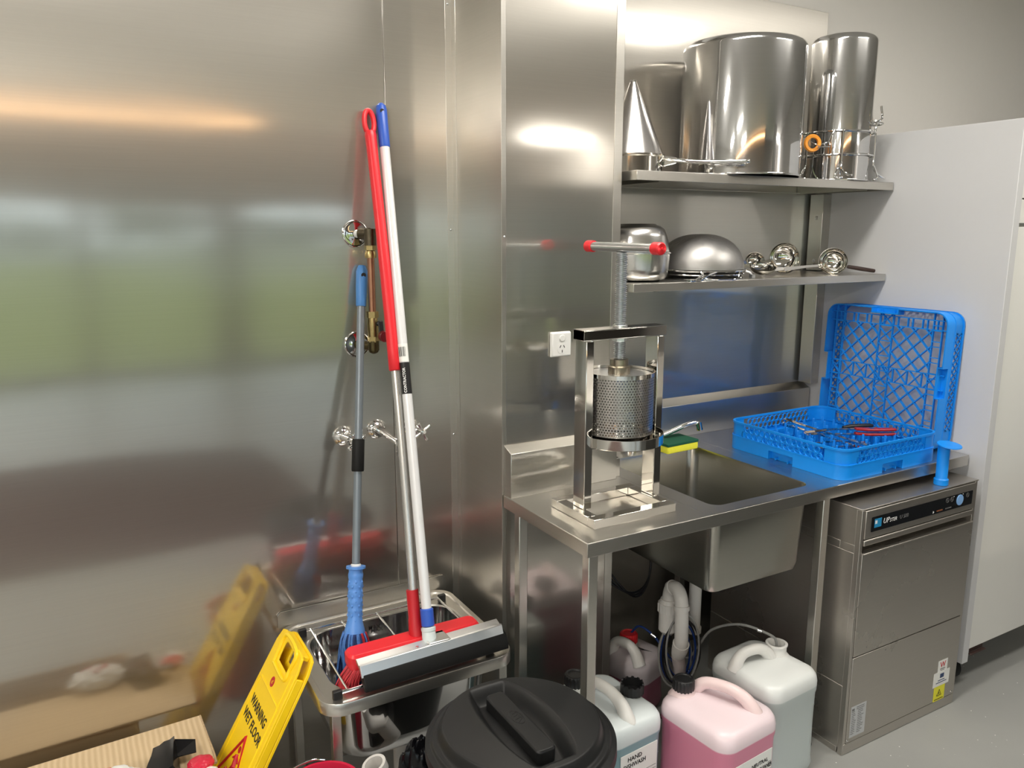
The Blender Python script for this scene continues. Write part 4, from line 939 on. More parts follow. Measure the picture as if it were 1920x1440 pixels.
for k in range(3):
    mb = MB(); mb.tube(bez([(1.56 + .012 * k, 2.20, .82), (1.555 + .014 * k, 2.19, .62), (1.60 + .018 * k, 2.15, .46), (1.70 + .010 * k, 2.10, .38 - .01 * k), (1.80, 2.12, .42), (1.84, 2.18, .60), (1.84, 2.22, .80)], 60), .004, 8); build('hose', mb, M['blacktube'], t)

# ============================================================ MOP SINK
t = thing('mop_sink', 'low stainless cleaner sink on legs in the corner below the wall taps', 'sink', (.75, 2.0, 0), world=True)
RX0, RX1, RY0, RY1, RZ = .475, 1.030, 1.766, 2.246, .50
c = ((RX0 + RX1) / 2, (RY0 + RY1) / 2); W_, D_ = RX1 - RX0, RY1 - RY0
bc = ((.532 + .985) / 2, (1.818 + 2.168) / 2); bw, bd = .985 - .532, 2.168 - 1.818
mb = MB()
mb.loft([rrect(*c, W_ - .006, D_ - .006, .055, RZ - .034, 10), rrect(*c, W_, D_, .058, RZ - .034, 10), rrect(*c, W_, D_, .058, RZ - .003, 10), rrect(*c, W_ - .003, D_ - .003, .057, RZ, 10), rrect(*c, W_ - .03, D_ - .03, .05, RZ, 10), rrect(*c, W_ - .036, D_ - .036, .05, RZ - .004, 10),
         rrect(*bc, bw + .008, bd + .008, .085, RZ - .005, 10), rrect(*bc, bw, bd, .082, RZ - .009, 10)], False, False)
build('rim', mb, M['steel'], t, smooth=40)
mb = MB()
mb.loft([rrect(*bc, bw, bd, .082, RZ - .009, 10), rrect(*bc, bw - .004, bd - .004, .08, RZ - .03, 10), rrect(*bc, bw - .02, bd - .02, .08, .32, 10), rrect(*bc, bw - .034, bd - .034, .08, .285, 10), rrect(*bc, bw - .07, bd - .07, .07, .268, 10), rrect(*bc, bw - .12, bd - .12, .05, .262, 10)], False, True)
mb.loft([rrect(*bc, bw + .004, bd + .004, .084, RZ - .012, 10), rrect(*bc, bw - .016, bd - .016, .082, .32, 10), rrect(*bc, bw - .030, bd - .030, .082, .281, 10), rrect(*bc, bw - .066, bd - .066, .07, .264, 10), rrect(*bc, bw - .12, bd - .12, .05, .258, 10)], False, True)
build('basin', mb, M['steel_pot'], t, smooth=60)
mb = MB(); pts = [(RX0 + .003, RZ - .004), (RX1 - .003, RZ - .004), (RX1 - .003, .535), (RX1 - .010, .545), (RX0 + .012, .545), (RX0 + .003, .535)]
mb.prism(pts, .003, Matrix(((1, 0, 0, 0), (0, 0, 1, 2.2445), (0, 1, 0, 0), (0, 0, 0, 1)))); build('upstand', mb, M['steel'], t)
for x, y in ((.512, 1.80), (.995, 1.80), (.512, 2.20), (.995, 2.20)):
    mb = MB(); mb.box(x - .012, x + .012, y - .012, y + .012, .0, RZ - .032); build('leg', mb, M['steel'], t, bevel=.001)
text('MAX', .018, mat('etched_mark', (.05, .05, .05), .6, .5), t, (.735, 2.1545, .455), (1, 0, 0), (0, 0, 1), name='lettering', bold=.01)
# hinged wire grate lying on the rim
t = thing('wire_grate', 'wire grate with black end clips lying across the mop sink', 'grate', (.75, 1.98, .505), world=True)
gz = .512
for (a, b, r_) in (((.530, 1.800, gz), (.955, 1.806, gz), .0048), ((.536, 2.160, gz), (.972, 2.163, gz), .0035)):
    mb = MB(); mb.tube([a, b], r_, 12); build('rail', mb, M['chrome'], t)
for x in (.553, .648, .757, .866, .962):
    mb = MB(); mb.tube([(x - .006, 1.803, gz + .002), (x, 2.160, gz + .002)], .0033, 10); build('bar', mb, M['chrome'], t)
for (x, y) in ((.520, 1.800), (.962, 1.806), (.528, 2.160), (.978, 2.163)):
    mb = MB(); mb.box(x - .012, x + .012, y - .007, y + .007, RZ - .004, gz + .008); build('clip', mb, M['black'], t, bevel=.002)

# PVC stub and bend on the floor under the mop sink
t = thing('waste_bend', 'white plastic pipe bend opening upward in front of the mop sink', 'drain pipe', (.62, 1.74, .0), world=True)
mb = MB(); mb.tube(bez([(.580, 1.715, .345), (.592, 1.715, .310), (.612, 1.712, .280), (.645, 1.708, .262), (.685, 1.706, .257)], 24), .027, 28, caps=False)
mb.tube(bez([(.580, 1.715, .345), (.592, 1.715, .310), (.612, 1.712, .280), (.645, 1.708, .262), (.685, 1.706, .257)], 24), .0235, 28, caps=False)
mb.lathe([(.0235, 0), (.031, 0), (.031, -.024), (.0265, -.024)], (.580, 1.715, .345), 32, mtx=Matrix.Rotation(-.33, 4, 'Y')); build('bend', mb, M['pvc'], t, smooth=60)
mb = MB(); mb.tube([(.680, 1.706, .257), (.715, 1.72, .20), (.73, 1.74, .0)], .026, 24); build('stem', mb, M['pvc'], t)
t = thing('waste_pipe', 'plain pipe running from the mop sink basin to the floor', 'drain pipe', (.76, 1.99, 0), world=True)
mb = MB(); mb.tube([(.76, 1.99, 0), (.76, 1.99, .258)], .024, 24); build('pipe', mb, M['pvc'], t)

# ============================================================ WALL TAPS AND PIPEWORK
WF = WY
def rosette(mb, x, z, R, h=.018):
    Rm = Matrix.Translation((x, WF, z)) @ Matrix.Rotation(PI / 2, 4, 'X')
    mb.lathe([(R, 0), (R, .003), (R * .82, h * .55), (R * .5, h * .8), (R * .42, h), (.001, h)], (0, 0, 0), 48, mtx=Rm)
t = thing('wall_tap', 'chrome cross head tap on the steel wall left of the spout', 'tap', (.700, WF, 1.060), world=True, group=None)
def cross_tap(t, x, z, rot, R=.030):
    mb = MB(); rosette(mb, x, z, R, .022); build('rosette', mb, M['chrome'], t)
    d = Vector((rot[0], -1, rot[1])).normalized()
    p = Vector((x, WF - .016, z))
    mb = MB(); mb.tube([p, p + d * .018, p + d * .020, p + d * .034, p + d * .036, p + d * .055], [.013, .013, .016, .016, .010, .010], 20); build('spindle', mb, M['chrome'], t)
    q = p + d * .060; u = d.cross(Vector((0, 0, 1))).normalized(); v = u.cross(d)
    mb = MB()
    for k in range(4):
        a = PI / 4 + k * PI / 2 + .3; e = u * math.cos(a) + v * math.sin(a)
        mb.tube([q, q + e * .012, q + e * .030, q + e * .034], [.007, .0045, .0062, .004], 12)
    mb.tube([q - d * .010, q + d * .008, q + d * .010], [.010, .010, .006], 18); h = build('cross_handle', mb, M['chrome'], t)
    mb = MB(); mb.tube([q + d * .0102, q + d * .0112], .0052, 16); build('index_disc', mb, M['white'], h)
cross_tap(t, .702, 1.062, (.35, -.12))
t = thing('wall_tap', 'chrome cross head tap on the steel wall, mostly behind the white squeegee pole', 'tap', (.915, WF, 1.060), world=True)
cross_tap(t, .918, 1.062, (.20, .0))
t = thing('wall_spout', 'chrome swan spout on the steel wall between the two taps', 'spout', (.808, WF, 1.066), world=True)
mb = MB(); rosette(mb, .808, 1.070, .030, .022); build('rosette', mb, M['chrome'], t)
mb = MB(); mb.tube(bez([(.808, 2.235, 1.070), (.812, 2.20, 1.068), (.822, 2.15, 1.058), (.828, 2.125, 1.052), (.829, 2.113, 1.040), (.829, 2.110, 1.022)], 30), [.014] * 6 + [.011] * 25, 18) if False else mb.tube(bez([(.808, 2.235, 1.070), (.812, 2.20, 1.068), (.822, 2.15, 1.058), (.828, 2.125, 1.052), (.829, 2.113, 1.040), (.829, 2.110, 1.022)], 30), .0105, 18)
mb.tube([(.808, 2.235, 1.070), (.809, 2.215, 1.069)], [.019, .017], 20); mb.tube([(.829, 2.110, 1.030), (.829, 2.110, 1.018)], .0125, 18); build('spout', mb, M['chrome'], t)
t = thing('wall_pipework', 'brass and copper pipe assembly with two chrome roses on the steel wall', 'pipework', (.79, WF, 1.5), world=True)
for z, x in ((1.658, .763), (1.335, .757)):
    mb = MB(); rosette(mb, x, z, .036, .006); mb.tube([(x + .036 * math.cos(a), WF - .003, z + .036 * math.sin(a)) for a in [2 * PI * k / 40 for k in range(40)]], .003, 8, closed=True); build('rose', mb, M['chrome'], t)
ax = .789; yy = 2.195
mb = MB(); mb.tube([(.768, WF - .005, 1.658), (.771, 2.225, 1.658)], .012, 18); build('tape_joint', mb, M['white'], t)
mb = MB(); mb.tube([(.771, 2.226, 1.658), (.789, 2.197, 1.658)], .0165, 20); mb.tube([(ax, yy, 1.672), (ax, yy, 1.625)], .0175, 20); build('elbow', mb, mat('old_brass', (.12, .10, .07), .35, 1, noise=.3, nscale=60), t)
mb = MB(); mb.tube([(ax, yy, 1.630), (ax, yy, 1.612)], .0175, 6); mb.tube([(ax, yy, 1.612), (ax, yy, 1.604), (ax, yy, 1.590)], [.013, .017, .017], 20); build('compression_nut', mb, M['brass'], t)
mb = MB(); mb.tube([(ax, yy, 1.430), (ax, yy, 1.60)], .0105, 20); build('copper_pipe', mb, M['copper'], t)
mb = MB(); mb.tube([(ax, yy, 1.436), (ax, yy, 1.418)], .0175, 6); mb.tube([(ax, yy, 1.418), (ax, yy, 1.40), (ax, yy, 1.36)], [.014, .016, .016], 20); mb.tube([(ax, yy, 1.363), (ax, yy, 1.347)], .0175, 6); v = build('ball_valve', mb, M['brass'], t)
mb = MB(); mb.tube([(ax + .008, yy - .014, 1.402), (ax + .016, yy - .022, 1.40)], .007, 14); mb.hexa([(ax + .006, yy - .026, 1.41), (ax + .022, yy - .026, 1.41), (ax + .022, yy - .021, 1.41), (ax + .006, yy - .021, 1.41), (ax + .010, yy - .034, 1.362), (ax + .022, yy - .034, 1.362), (ax + .022, yy - .029, 1.362), (ax + .010, yy - .029, 1.362)])
build('lever', mb, M['black'], v, bevel=.002)
mb = MB(); mb.tube([(ax + .020, yy - .028, 1.366), (ax + .020, yy - .046, 1.366)], .0165, 24); build('lever_knob', mb, mat('dark_red_knob', (.12, .008, .012), .3), v, bevel=.002)
mb = MB(); mb.tube([(ax, yy, 1.350), (ax, yy, 1.322)], .0165, 20); mb.tube([(ax, yy, 1.326), (ax, yy, 1.316), (ax, yy, 1.312)], [.0165, .013, .006], 20); mb.tube([(ax, yy, 1.333), (.757, WF - .004, 1.335)], .0135, 18); build('lower_elbow', mb, mat('dark_bronze', (.10, .08, .04), .35, 1, noise=.3, nscale=60), t)

# ============================================================ CLEANING TOOLS
def along(a, b, t): return Vector(a).lerp(Vector(b), t)
# squeegee
t = thing('floor_squeegee', 'floor squeegee with a white pole, blue ends and an aluminium blade leaning on the wall', 'squeegee', (.80, 1.83, .53), world=True)
S0, S1 = Vector((.790, 1.835, .585)), Vector((.849, 2.236, 2.022))
mb = MB(); mb.tube([along(S0, S1, .040), along(S0, S1, .95)], .0138, 24); pole = build('pole', mb, M['whitepole'], t)
mb = MB(); mb.tube([along(S0, S1, q) for q in (.914, .918, .985, .995, 1.0)], [.0146, .0158, .0162, .014, .008], 24); h = build('hanging_cap', mb, M['blue'], t)
e = along(S0, S1, .985); mb = MB(); mb.tube([e + Vector((-.004, -.0165, 0)), e + Vector((-.004, -.0150, 0))], .006, 16); build('hole', mb, M['dark'], h)
mb = MB(); mb.tube([along(S0, S1, q) for q in (.016, .017, .046, .048)], [.016, .0180, .0180, .015], 24); build('threaded_collar', mb, M['blue'], t)
dS = (S1 - S0).normalized()
e = along(S0, S1, .665); view = Vector((-.35, -.93, 0)).normalized(); sd = dS.cross(view).normalized(); view = sd.cross(dS)
def curved_sticker(c0, c1, r, a0, a1, m, name, parent):
    mb = MB(); rg = []
    for k in range(13):
        a = a0 + (a1 - a0) * k / 12; nn = view * math.cos(a) + sd * math.sin(a)
        rg.append([c0 + nn * r, c1 + nn * r, c1 + nn * (r + .0004), c0 + nn * (r + .0004)])
    mb.loft(rg); return build(name, mb, m, parent)
curved_sticker(along(S0, S1, .442), along(S0, S1, .501), .0139, -1.3, 1.5, M['black'], 'black_label', pole)
st = curved_sticker(along(S0, S1, .503), along(S0, S1, .536), .0139, -1.3, 1.2, M['paper'], 'barcode_label', pole)
mb = MB()
for k in range(9):
    a = -.9 + k * .16; nn = view * math.cos(a) + sd * math.sin(a); p = along(S0, S1, .512) + nn * .0144; q = along(S0, S1, .530) + nn * .0144; mb.tube([p, q], .00045 if k % 3 else .0009, 5)
build('barcode', mb, M['black_ink'], pole)
a = -.25; nn = view * math.cos(a) + sd * math.sin(a); yd = -(dS.cross(nn)).normalized()
yd = nn.cross(dS).normalized()
text('CONTRACTOR', .0112, M['white_ink'], pole, along(S0, S1, .444) + nn * .0143 - yd * .004, dS, yd, bold=.015, sx=.90)
mb = MB(); mb.tube([along(S0, S1, q) for q in (-.020, -.010, .012, .015)], [.0205, .0195, .0185, .016], 24); mb.tube([along(S0, S1, .008), along(S0, S1, .013)], .0200, 24); build('socket', mb, mat('pale_grey_socket', (.62, .68, .68), .35, noise=.03), t)
BA, BB = Vector((.590, 1.803, .560)), Vector((1.000, 1.812, .562))
def along_profile(A, B, prof):
    """prof in (d, z): d toward -Y"""
    return [[Vector(P) + Vector((0, -d_, z_)) for d_, z_ in prof] for P in (A, B)]
mb = MB(); mb.loft(along_profile(BA + Vector((-.01, 0, 0)), BB, [(-.026, .012), (-.024, .016), (.000, .008), (.004, .014), (.009, .012), (.020, -.016), (.016, -.018), (.000, .000), (-.022, .006)]), True, True); build('blade_holder', mb, M['alu'], t, bevel=.0008)
for x in (.745, .772, .80, .83):
    mb = MB(); mb.tube([(x, 1.803 + .008, .5705), (x, 1.803 + .008, .574)], .004, 12); build('rivet', mb, M['chrome'], t)
mb = MB(); mb.loft(along_profile(BA + Vector((-.006, 0, 0)), BB + Vector((.008, 0, 0)), [(.000, -.004), (.018, -.010), (.034, -.034), (.036, -.050), (.022, -.055), (-.008, -.024)]), True, True); build('rubber_blade', mb, M['rubber'], t, bevel=.003)
mb = MB(); mb.box(.775, .84, 1.80, 1.855, .566, .578); build('bracket', mb, M['alu'], t, bevel=.003)
# broom
t = thing('floor_broom', 'broom with a long red handle grip and red head lying behind the squeegee blade', 'broom', (.765, 1.88, .53), world=True)
B0, B1 = Vector((.768, 1.872, .578)), Vector((.808, 2.234, 2.010))
def bow(q): return along(B0, B1, q) + Vector((.0085 * math.sin(PI * q), -.004 * math.sin(PI * q), 0))
mb = MB(); mb.tube([bow(.06 + .45 * k / 12) for k in range(13)], .0122, 24); build('pole', mb, M['silverpole'], t)
mb = MB(); mb.tube([bow(q) for q in (.492, .494, .53, .60, .68, .738, .742, .82, .90, .945)], [.0150, .0172, .0172, .0165, .0163, .0160, .0156, .0156, .0156, .0165], 24); g = build('grip', mb, M['red'], t, smooth=60)
# flattened loop at the top
dB = (B1 - B0).normalized(); sb = dB.cross(Vector((0, -1, 0))).normalized(); fb = sb.cross(dB); 
mb = MB(); n = 40; 
lp = []
for k in range(n):
    a = 2 * PI * k / n; lp.append(bow(.970) + sb * (.0140 * math.cos(a)) + dB * (.034 * math.sin(a) * (1 if math.sin(a) > 0 else 1.0)))
mb.tube(lp, .0075, 12, closed=True); mb.tube([bow(.935), bow(.945), bow(.952)], [.0158, .0172, .0150], 20); build('hanging_loop', mb, M['red'], t)
mb = MB(); mb.tube([along(B0, B1, q) for q in (-.012, .0, .026, .030, .081)], [.023, .0200, .0185, .0172, .0168], 24); build('socket', mb, mat('deep_red_plastic', (.50, .012, .02), .35, noise=.04), t)
mb = MB(); mb.loft([rrect(.760, 1.868, .378, .056, .016, .535), rrect(.760, 1.868, .384, .062, .02, .545), rrect(.760, 1.868, .384, .062, .02, .570), rrect(.760, 1.868, .372, .050, .016, .578)]); build('head_block', mb, M['red'], t, bevel=.001)
rnd = random.Random(11)
mb = MB()
for k in range(520):
    x = .578 + .365 * rnd.random(); y = 1.845 + .05 * rnd.random(); e = (x - .76) / .19
    L = .045 + .02 * rnd.random(); dx = -.035 * (1 if e < -.8 else 0) - .006 + .014 * rnd.random()
    if y > 1.80: mb.tube([(x, y, .537), (x + dx * .5, y - .004, .537 - L * .5), (x + dx, y - .008, .537 - L)], .0011, 4)
for k in range(260):
    x = .585 + .02 * rnd.random(); y = 1.842 + .05 * rnd.random(); dx = -.02 - .035 * rnd.random(); L = .055 + .03 * rnd.random()
    mb.tube([(x, y, .545), (x + dx * .6, y - .006, .545 - L * .45), (x + dx, y - .014 * rnd.random(), .545 - L)], .0011, 4)
build('bristles', mb, mat('red_bristles', (.55, .02, .03), .5, noise=.3, nscale=60), t)
# mop
t = thing('twist_mop', 'twist mop with grey pole, blue sleeve and blue and red yarn head', 'mop', (.65, 2.0, .45), world=True)
P0, P1 = Vector((.637, 2.010, .535)), Vector((.776, 2.236, 1.566))
mb = MB(); mb.tube([along(P0, P1, .17), along(P0, P1, .90)], .0115, 24); build('pole', mb, M['greypole'], t)
mb = MB(); mb.tube([along(P0, P1, q) for q in (.888, .892, .915, .94, .985, 1.0)], [.0135, .0150, .0155, .0165, .0165, .011], 24); h = build('hanging_cap', mb, M['mblue'], t)
e = along(P0, P1, .975); mb = MB(); mb.tube([e + Vector((0, -.0172, 0)), e + Vector((0, -.0155, 0))], .007, 16); build('hole', mb, M['dark'], h)
mb = MB(); mb.tube([along(P0, P1, q) for q in (.440, .443, .524, .527)], [.0165, .0178, .0178, .0165], 24); build('foam_grip', mb, M['rubber'], t)
mb = MB(); mb.tube([along(P0, P1, q) for q in (.175, .192, .194)], [.0145, .0145, .012], 20); build('white_ferrule', mb, M['white'], t)
pr = []; 
for k in range(24):
    q = .02 + .16 * k / 23; pr.append((q, .0205 + .0012 * math.sin(k * 1.9)))
mb = MB(); mb.tube([along(P0, P1, q) for q in (-.01, 0)] + [along(P0, P1, q) for q, _ in pr] + [along(P0, P1, .182), along(P0, P1, .188)], [.034, .031] + [r_ if i > 3 else .0285 - .002 * i for i, (_, r_) in enumerate(pr)] + [.0275, .0275], 28); sl = build('wringer_sleeve', mb, M['lblue'], t, smooth=60)
mb = MB(); dm = (P1 - P0).normalized(); u = dm.orthogonal().normalized(); v_ = dm.cross(u)
for k in range(10):
    for j in range(6):
        a = 2 * PI * j / 6 + .52 * (k % 2); q = .035 + .0125 * k; p = along(P0, P1, q) + (u * math.cos(a) + v_ * math.sin(a)) * .0195
        R = Matrix.Translation(p); mb.tube([p - (dm * .006), p, p + dm * .006], [.001, .0035, .001], 8)
build('grip_bumps', mb, M['lblue'], sl)
rnd = random.Random(5)
YARN = [mat('blue_yarn', (.08, .20, .52), .9, noise=.4, nscale=200, bump=.8, bscale=400), mat('dark_blue_yarn', (.02, .04, .14), .9, noise=.4, nscale=200, bump=.8, bscale=400), mat('red_yarn', (.50, .03, .04), .9, noise=.3, nscale=200, bump=.8, bscale=400)]
bs = [MB(), MB(), MB()]
for k in range(110):
    a = 2 * PI * rnd.random(); rr = .018 + .014 * rnd.random(); base = along(P0, P1, 0.005) + (u * math.cos(a) + v_ * math.sin(a)) * rr
    L = .10 + .07 * rnd.random(); w1, w2 = rnd.uniform(-.012, .012), rnd.uniform(-.016, .016)
    out = (u * math.cos(a) + v_ * math.sin(a))
    p1 = base + out * .010 + Vector((0, 0, -.022)); p2 = base + out * .004 + Vector((w1 - .006, w2 - .004, -L * .55)); p3 = base + Vector((w1 * 1.6 - .016, w2 - .012, -L))
    idx = 2 if (out.x > .3 and rnd.random() < .65) else (0 if rnd.random() < .6 else 1)
    bs[idx].tube(bez([base + dm * .01, p1, p2, p3], 9), .0032, 6)
for b_, m_, nm in zip(bs, YARN, ('blue_strands', 'dark_strands', 'red_strands')): build(nm, b_, m_, t, smooth=180)

# ============================================================ WET FLOOR SIGN
yv = Vector((.322, 0, .57)).normalized(); xv = Vector((0, -1, 0)); zv = xv.cross(yv)
SM = Matrix((xv, yv, zv)).transposed()
t = thing('wet_floor_sign', 'folded yellow wet floor sign leaning on the corner of the mop sink', 'warning sign', (.140, 1.995, .008), tuple(SM.to_euler()))
def sign_panel(z0, z1, name, lab=None):
    w0, w1, H = .128, .106, .655
    # panel with a handle opening near the top: four strips lofted round the hole
    mb = MB(); hole = [(-.034, .582), (.040, .582), (.046, .590), (.046, .634), (.040, .642), (-.030, .642), (-.040, .632), (-.040, .590)]
    outer = [(-w0, 0), (w0, 0), (w1, H - .04), (w1 - .012, H - .006), (w1 - .03, H), (-w1 + .03, H), (-w1 + .012, H - .006), (-w1, H - .04)]
    def ring(poly, z): return [Vector((x, y, z)) for x, y in poly]
    hole8 = [(-.038, .585), (.044, .585), (.046, .595), (.044, .632), (.030, .640), (-.028, .640), (-.040, .632), (-.040, .595)]
    mb.loft([ring(outer, z0), ring(outer, z1), ring(hole8, z1), ring(hole8, z0), ring(outer, z0)], False, False)
    return build(name, mb, M['yellow'], t, bevel=.003)
f = sign_panel(-.006, .0, 'front_panel')
b_ = sign_panel(-.036, -.028, 'back_panel')
mb = MB()
for s in (-1, 1): mb.hexa([(s * .128, .002, -.0275), (s * .120, .002, -.0275), (s * .120, .002, -.0065), (s * .128, .002, -.0065), (s * .107, .600, -.0275), (s * .099, .600, -.0275), (s * .099, .600, -.0065), (s * .107, .600, -.0065)])
mb.box(-.08, .08, .640, .652, -.0275, -.0065); build('side_rib', mb, M['yellow'], t, bevel=.002)
mb = MB(); hp_ = [Vector((x, y, .001)) for x, y in ((-.052, .57), (.052, .57), (.060, .60), (.056, .648), (-.050, .650), (-.056, .60))]
mb.tube(bez(hp_ + [hp_[0]], 60)[:-1], .0055, 8, closed=True); build('handle_lip', mb, M['yellow'], f)
mb = MB(); fr = [Vector((x, y, .0)) for x, y in ((-.096, .02), (-.092, .505), (-.088, .512), (.088, .512), (.092, .505), (.096, .02))]
mb.tube(fr, .0028, 8); mb.tube([Vector((.100, .0, .0)), Vector((.088, .60, .0))], .0025, 8); build('raised_border', mb, M['yellow'], f)
mb = MB(); mb.tube([(0, .02, 0)] * 0 or [(-.006, .535, .0002), (-.006, .535, .0008)], .0135, 28); rc = build('red_disc', mb, M['red_ink'], f)
text('cf', .016, M['yellow'], rc, (-.006, .530, .0009), (1, 0, 0), (0, 1, 0), align='CENTER')
text('WARNING', .036, M['black_ink'], f, (-.080, .440, .0006), (1, 0, 0), (0, 1, 0), bold=.018, sx=.86)
text('WET FLOOR', .036, M['black_ink'], f, (-.088, .398, .0006), (1, 0, 0), (0, 1, 0), bold=.018, sx=.86)
text('CLEANING', .036, M['black_ink'], f, (-.088, .175, .0006), (1, 0, 0), (0, 1, 0), bold=.018, sx=.92)
text('IN PROGRESS', .030, M['black_ink'], f, (-.088, .135, .0006), (1, 0, 0), (0, 1, 0), bold=.018, sx=.80)
mb = MB(); mb.tube([(0, .378, .001), (.082, .235, .001), (-.082, .235, .001)], .0055, 6, closed=True); tr = build('red_triangle', mb, M['red_ink'], f)
mb = MB(); mb.tube([(-.004, .340, .0006), (-.004, .340, .0010)], .009, 16)
mb.tube([(-.002, .328, .0012), (.010, .302, .0012), (-.004, .280, .0012)], [.006, .008, .006], 6); mb.tube([(-.004, .280, .0012), (.016, .268, .0012), (.030, .250, .0012)], .0045, 6); mb.tube([(-.002, .282, .0012), (-.020, .262, .0012), (-.034, .272, .0012)], .0045, 6); mb.tube([(.0, .325, .0012), (.022, .316, .0012)], .0032, 6); mb.tube([(.0, .325, .0012), (-.020, .310, .0012)], .0032, 6)
build('falling_figure', mb, M['red_ink'], tr)

# ============================================================ BIN
t = thing('round_bin', 'black round bin with domed lid and recessed bar handle, before the mop sink', 'bin', (.84, 1.425, 0))
BR = .222; LZ0 = .512
mb = MB(); mb.lathe([(.001, 0), (.165, 0), (.172, .01), (.200, .48), (.212, .485), (.212, .506), (.205, .506), (.196, .48), (.168, .02), (.001, .015)], (0, 0, 0), 96); build('body', mb, M['bin'], t)
mb = MB(); NA, NR = 256, 110
def sst(a, b, x):
    x = max(0, min(1, (x - a) / (b - a))); return x * x * (3 - 2 * x)
def lid_h(x, y):
    r = math.hypot(x, y)
    h = .010 * (1 - sst(.204, .212, r)) + .026 * (1 - sst(.180, .196, r)) + .010 * (1 - (r / .19) ** 2 if r < .19 else 0)
    # lens shaped recess along Y with a flat floor
    hw = .034 + .050 * math.sqrt(max(0, 1 - (y / .172) ** 2)) if abs(y) < .172 else 0
    if abs(y) < .172:
        d = min(hw - abs(x + .004), .168 - abs(y)); h -= .038 * sst(0, .034, d)
    return h
rings = []
for i in range(NR + 1):
    r = .214 * (i / NR) if i else .0003
    rings.append([Vector((r * math.cos(2 * PI * k / NA), r * math.sin(2 * PI * k / NA), LZ0 + lid_h(r * math.cos(2 * PI * k / NA), r * math.sin(2 * PI * k / NA)))) for k in range(NA)])
rings.append([Vector(((BR) * math.cos(2 * PI * k / NA), BR * math.sin(2 * PI * k / NA), LZ0 - .004)) for k in range(NA)])
rings.append([Vector(((BR + .001) * math.cos(2 * PI * k / NA), (BR + .001) * math.sin(2 * PI * k / NA), LZ0 - .028)) for k in range(NA)])
rings.append([Vector(((BR - .003) * math.cos(2 * PI * k / NA), (BR - .003) * math.sin(2 * PI * k / NA), LZ0 - .028)) for k in range(NA)])
mb.loft(rings, True, False); ld = build('lid', mb, M['bin'], t, smooth=50)
mb = MB(); mb.loft([rrect(-.004, .002, .046, .250, .010, LZ0 + .001), rrect(-.004, .002, .050, .250, .012, LZ0 + .034), rrect(-.004, .002, .043, .243, .010, LZ0 + .039)]); g = build('grip_bar', mb, M['bin'], ld, bevel=.001)
mb = MB(); mb.tube([(-.004 + .014 * math.cos(a), .012 + .027 * math.sin(a), LZ0 + .0392) for a in [2 * PI * k / 40 for k in range(40)]], .0009, 6, closed=True)
for (x0, y0, x1, y1) in ((-.010, -.008, .004, .002), (-.012, .004, .006, .008), (-.010, .016, .002, .020), (.002, .012, .008, .024), (-.008, .026, .004, .030)): mb.tube([(x0, y0, LZ0 + .0392), (x1, y1, LZ0 + .0392)], .0008, 6)
build('moulded_emblem', mb, M['bin'], g)

# ============================================================ BLACK BAG beside the bin
def crumple(c, sx, sy, sz, seed, amp=.35, n=4):
    mb = MB(); q = bmesh.ops.create_icosphere(mb.bm, subdivisions=n, radius=1.0); rnd = random.Random(seed)
    dirs = [(Vector((rnd.uniform(-1, 1), rnd.uniform(-1, 1), rnd.uniform(-1, 1))).normalized(), rnd.uniform(4, 11), rnd.uniform(0, 6)) for _ in range(9)]
    for v in q['verts']:
        d = v.co.normalized(); f = 0
        for (u_, fr_, ph) in dirs: f += abs(math.sin(fr_ * d.dot(u_) + ph)) - .5
        k = 1 + amp * f / 5
        v.co = Vector((d.x * sx * k, d.y * sy * k, d.z * sz * k)) + Vector(c)
    return mb
t = thing('bin_bag', 'glossy black plastic bag with a blue drawstring, squeezed between mop sink and bin', 'bag', (.675, 1.66, 0), world=True)
mb = crumple((.675, 1.655, .205), .060, .048, .20, 4, .26, 5); build('bag_body', mb, M['bag'], t, smooth=25)
mb = MB(); mb.tube(bez([(.655, 1.595, .335), (.668, 1.590, .342), (.684, 1.590, .336), (.69, 1.60, .325)], 16), .005, 8); build('drawstring', mb, mat('blue_drawstring', (.02, .03, .60), .4, noise=.05), t)

# ============================================================ RED BUCKET
t = thing('red_bucket', 'red bucket rim with a pale wire handle at the bottom edge below the sign', 'bucket', (.445, 1.695, .004))
mb = MB(); mb.lathe([(.001, 0), (.065, 0), (.086, .335), (.091, .337), (.091, .345), (.084, .345), (.082, .335), (.061, .01), (.001, .008)], (0, 0, 0), 72); build('pail', mb, mat('bucket_red', (.55, .015, .05), .35, noise=.03), t)
mb = MB(); mb.tube(bez([(-.090, -.02, .337), (-.086, .045, .352), (-.05, .080, .356), (.0, .091, .355), (.03, .086, .349)], 30), .0025, 8); build('wire_handle', mb, M['chrome'], t)
mb = crumple((.0, .0, .30), .062, .062, .030, 9, .3, 4); tag(build('cloth', mb, mat('dark_cloth', (.02, .02, .025), .8, noise=.3)), 'dark cloth bundled inside the red bucket', 'cloth').location = (.445, 1.695, .004)

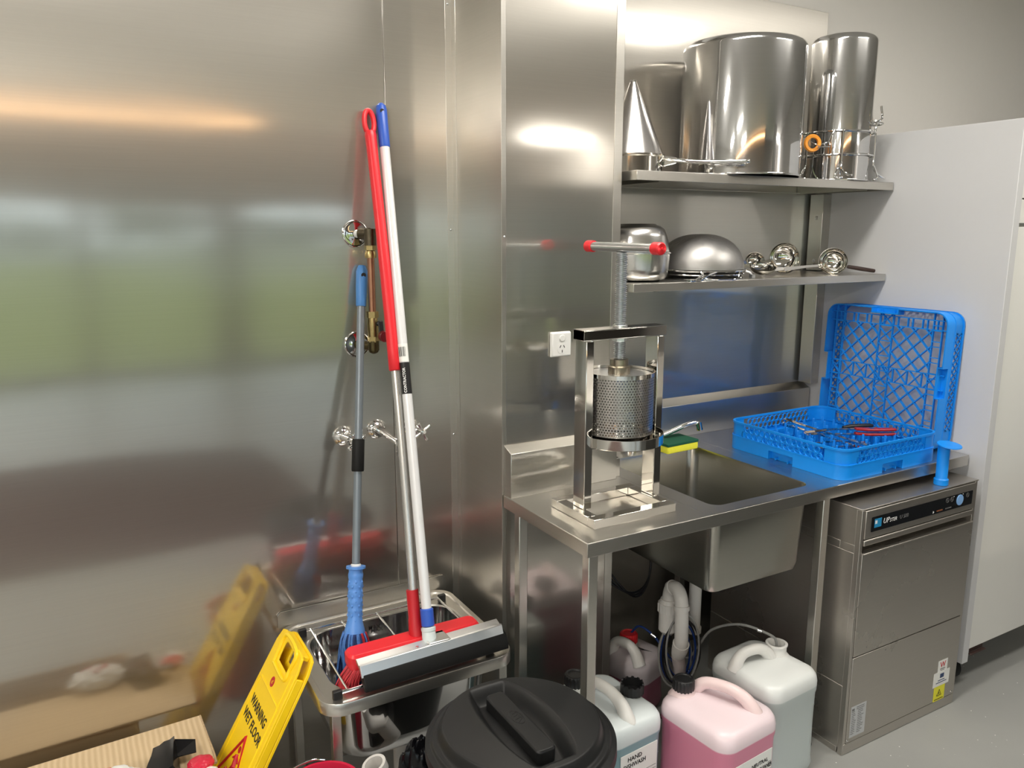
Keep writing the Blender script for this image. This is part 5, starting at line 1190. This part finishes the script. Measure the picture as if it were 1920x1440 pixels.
# ============================================================ CARDBOARD BOX AND PACKAGES
t = thing('cardboard_box', 'open corrugated cardboard box with packages inside at the bottom left corner', 'box', (-.10, 1.95, 0), world=True)
mb = MB(); x0, x1, y0, y1, hz = -.33, .085, 1.76, 2.215, .285
mb.box(x0, x1, y0, y0 + .005, 0, hz); mb.box(x0, x1, y1 - .005, y1, 0, hz); mb.box(x0, x0 + .005, y0 + .005, y1 - .005, 0, hz); mb.box(x1 - .005, x1, y0 + .005, y1 - .005, 0, hz); mb.box(x0 + .005, x1 - .005, y0 + .005, y1 - .005, 0, .006)
build('carton', mb, M['card'], t)
mb = MB(); mb.hexa([(-.30, 1.995, .302), (.243, 1.975, .302), (.238, 2.214, .300), (-.30, 2.214, .286), (-.30, 1.995, .307), (.243, 1.975, .307), (.238, 2.214, .305), (-.30, 2.214, .291)]); build('flap', mb, M['card'], t)
mb = MB(); mb.tube(bez([(.243, 1.975, .3045), (.244, 2.02, .306), (.242, 2.10, .303), (.239, 2.213, .3035)], 40), .0035, 6); build('torn_edge', mb, mat('torn_corrugation', (.42, .31, .19), .9, noise=.4, nscale=150), t)
t = thing('black_package', 'glossy black plastic package lying on the cardboard flap', 'package', (.145, 2.03, .307), world=True)
mb = MB(); mb.hexa([(.055, 1.93, .308), (.155, 1.935, .308), (.165, 2.07, .308), (.095, 2.07, .308), (.065, 1.935, .345), (.140, 1.940, .355), (.155, 2.055, .362), (.105, 2.055, .345)])
bmesh.ops.subdivide_edges(mb.bm, edges=mb.bm.edges[:], cuts=3, use_grid_fill=True)
for v in mb.bm.verts: v.co += Vector((random.uniform(-.002, .002), random.uniform(-.002, .002), random.uniform(0, .003)))
build('wrapper', mb, M['bag'], t, smooth=30)
mb = MB(); mb.hexa([(.145, 2.01, .330), (.200, 2.00, .334), (.205, 2.045, .342), (.145, 2.06, .352), (.145, 2.01, .333), (.200, 2.00, .336), (.205, 2.045, .344), (.145, 2.06, .356)]); build('crimped_end', mb, M['bag'], t)
t = thing('printed_bag', 'white plastic bag with dark red print lying in the cardboard box', 'bag', (-.01, 1.97, .29), world=True)
mb = crumple((-.005, 1.975, .332), .070, .045, .030, 12, .30, 4); bb = build('film', mb, M['white'], t, smooth=50)
text('CAL', .030, M['red_ink'], bb, (-.020, 1.990, .364), (.75, -.65, 0), (.65, .75, 0), bold=.02)
text('ER', .034, M['red_ink'], bb, (-.050, 1.972, .362), (.75, -.65, 0), (.65, .75, 0), bold=.02)
t = thing('red_packet', 'red and white printed packet at the right end of the cardboard box', 'packet', (.185, 1.985, .307), world=True)
mb = crumple((.205, 1.965, .322), .030, .030, .013, 21, .25, 4); rp = build('packet_body', mb, mat('red_packet_film', (.55, .02, .05), .25, noise=.1), t, smooth=50)
mb = crumple((.218, 1.925, .318), .022, .018, .010, 22, .25, 3); build('white_band', mb, M['white'], rp, smooth=50)
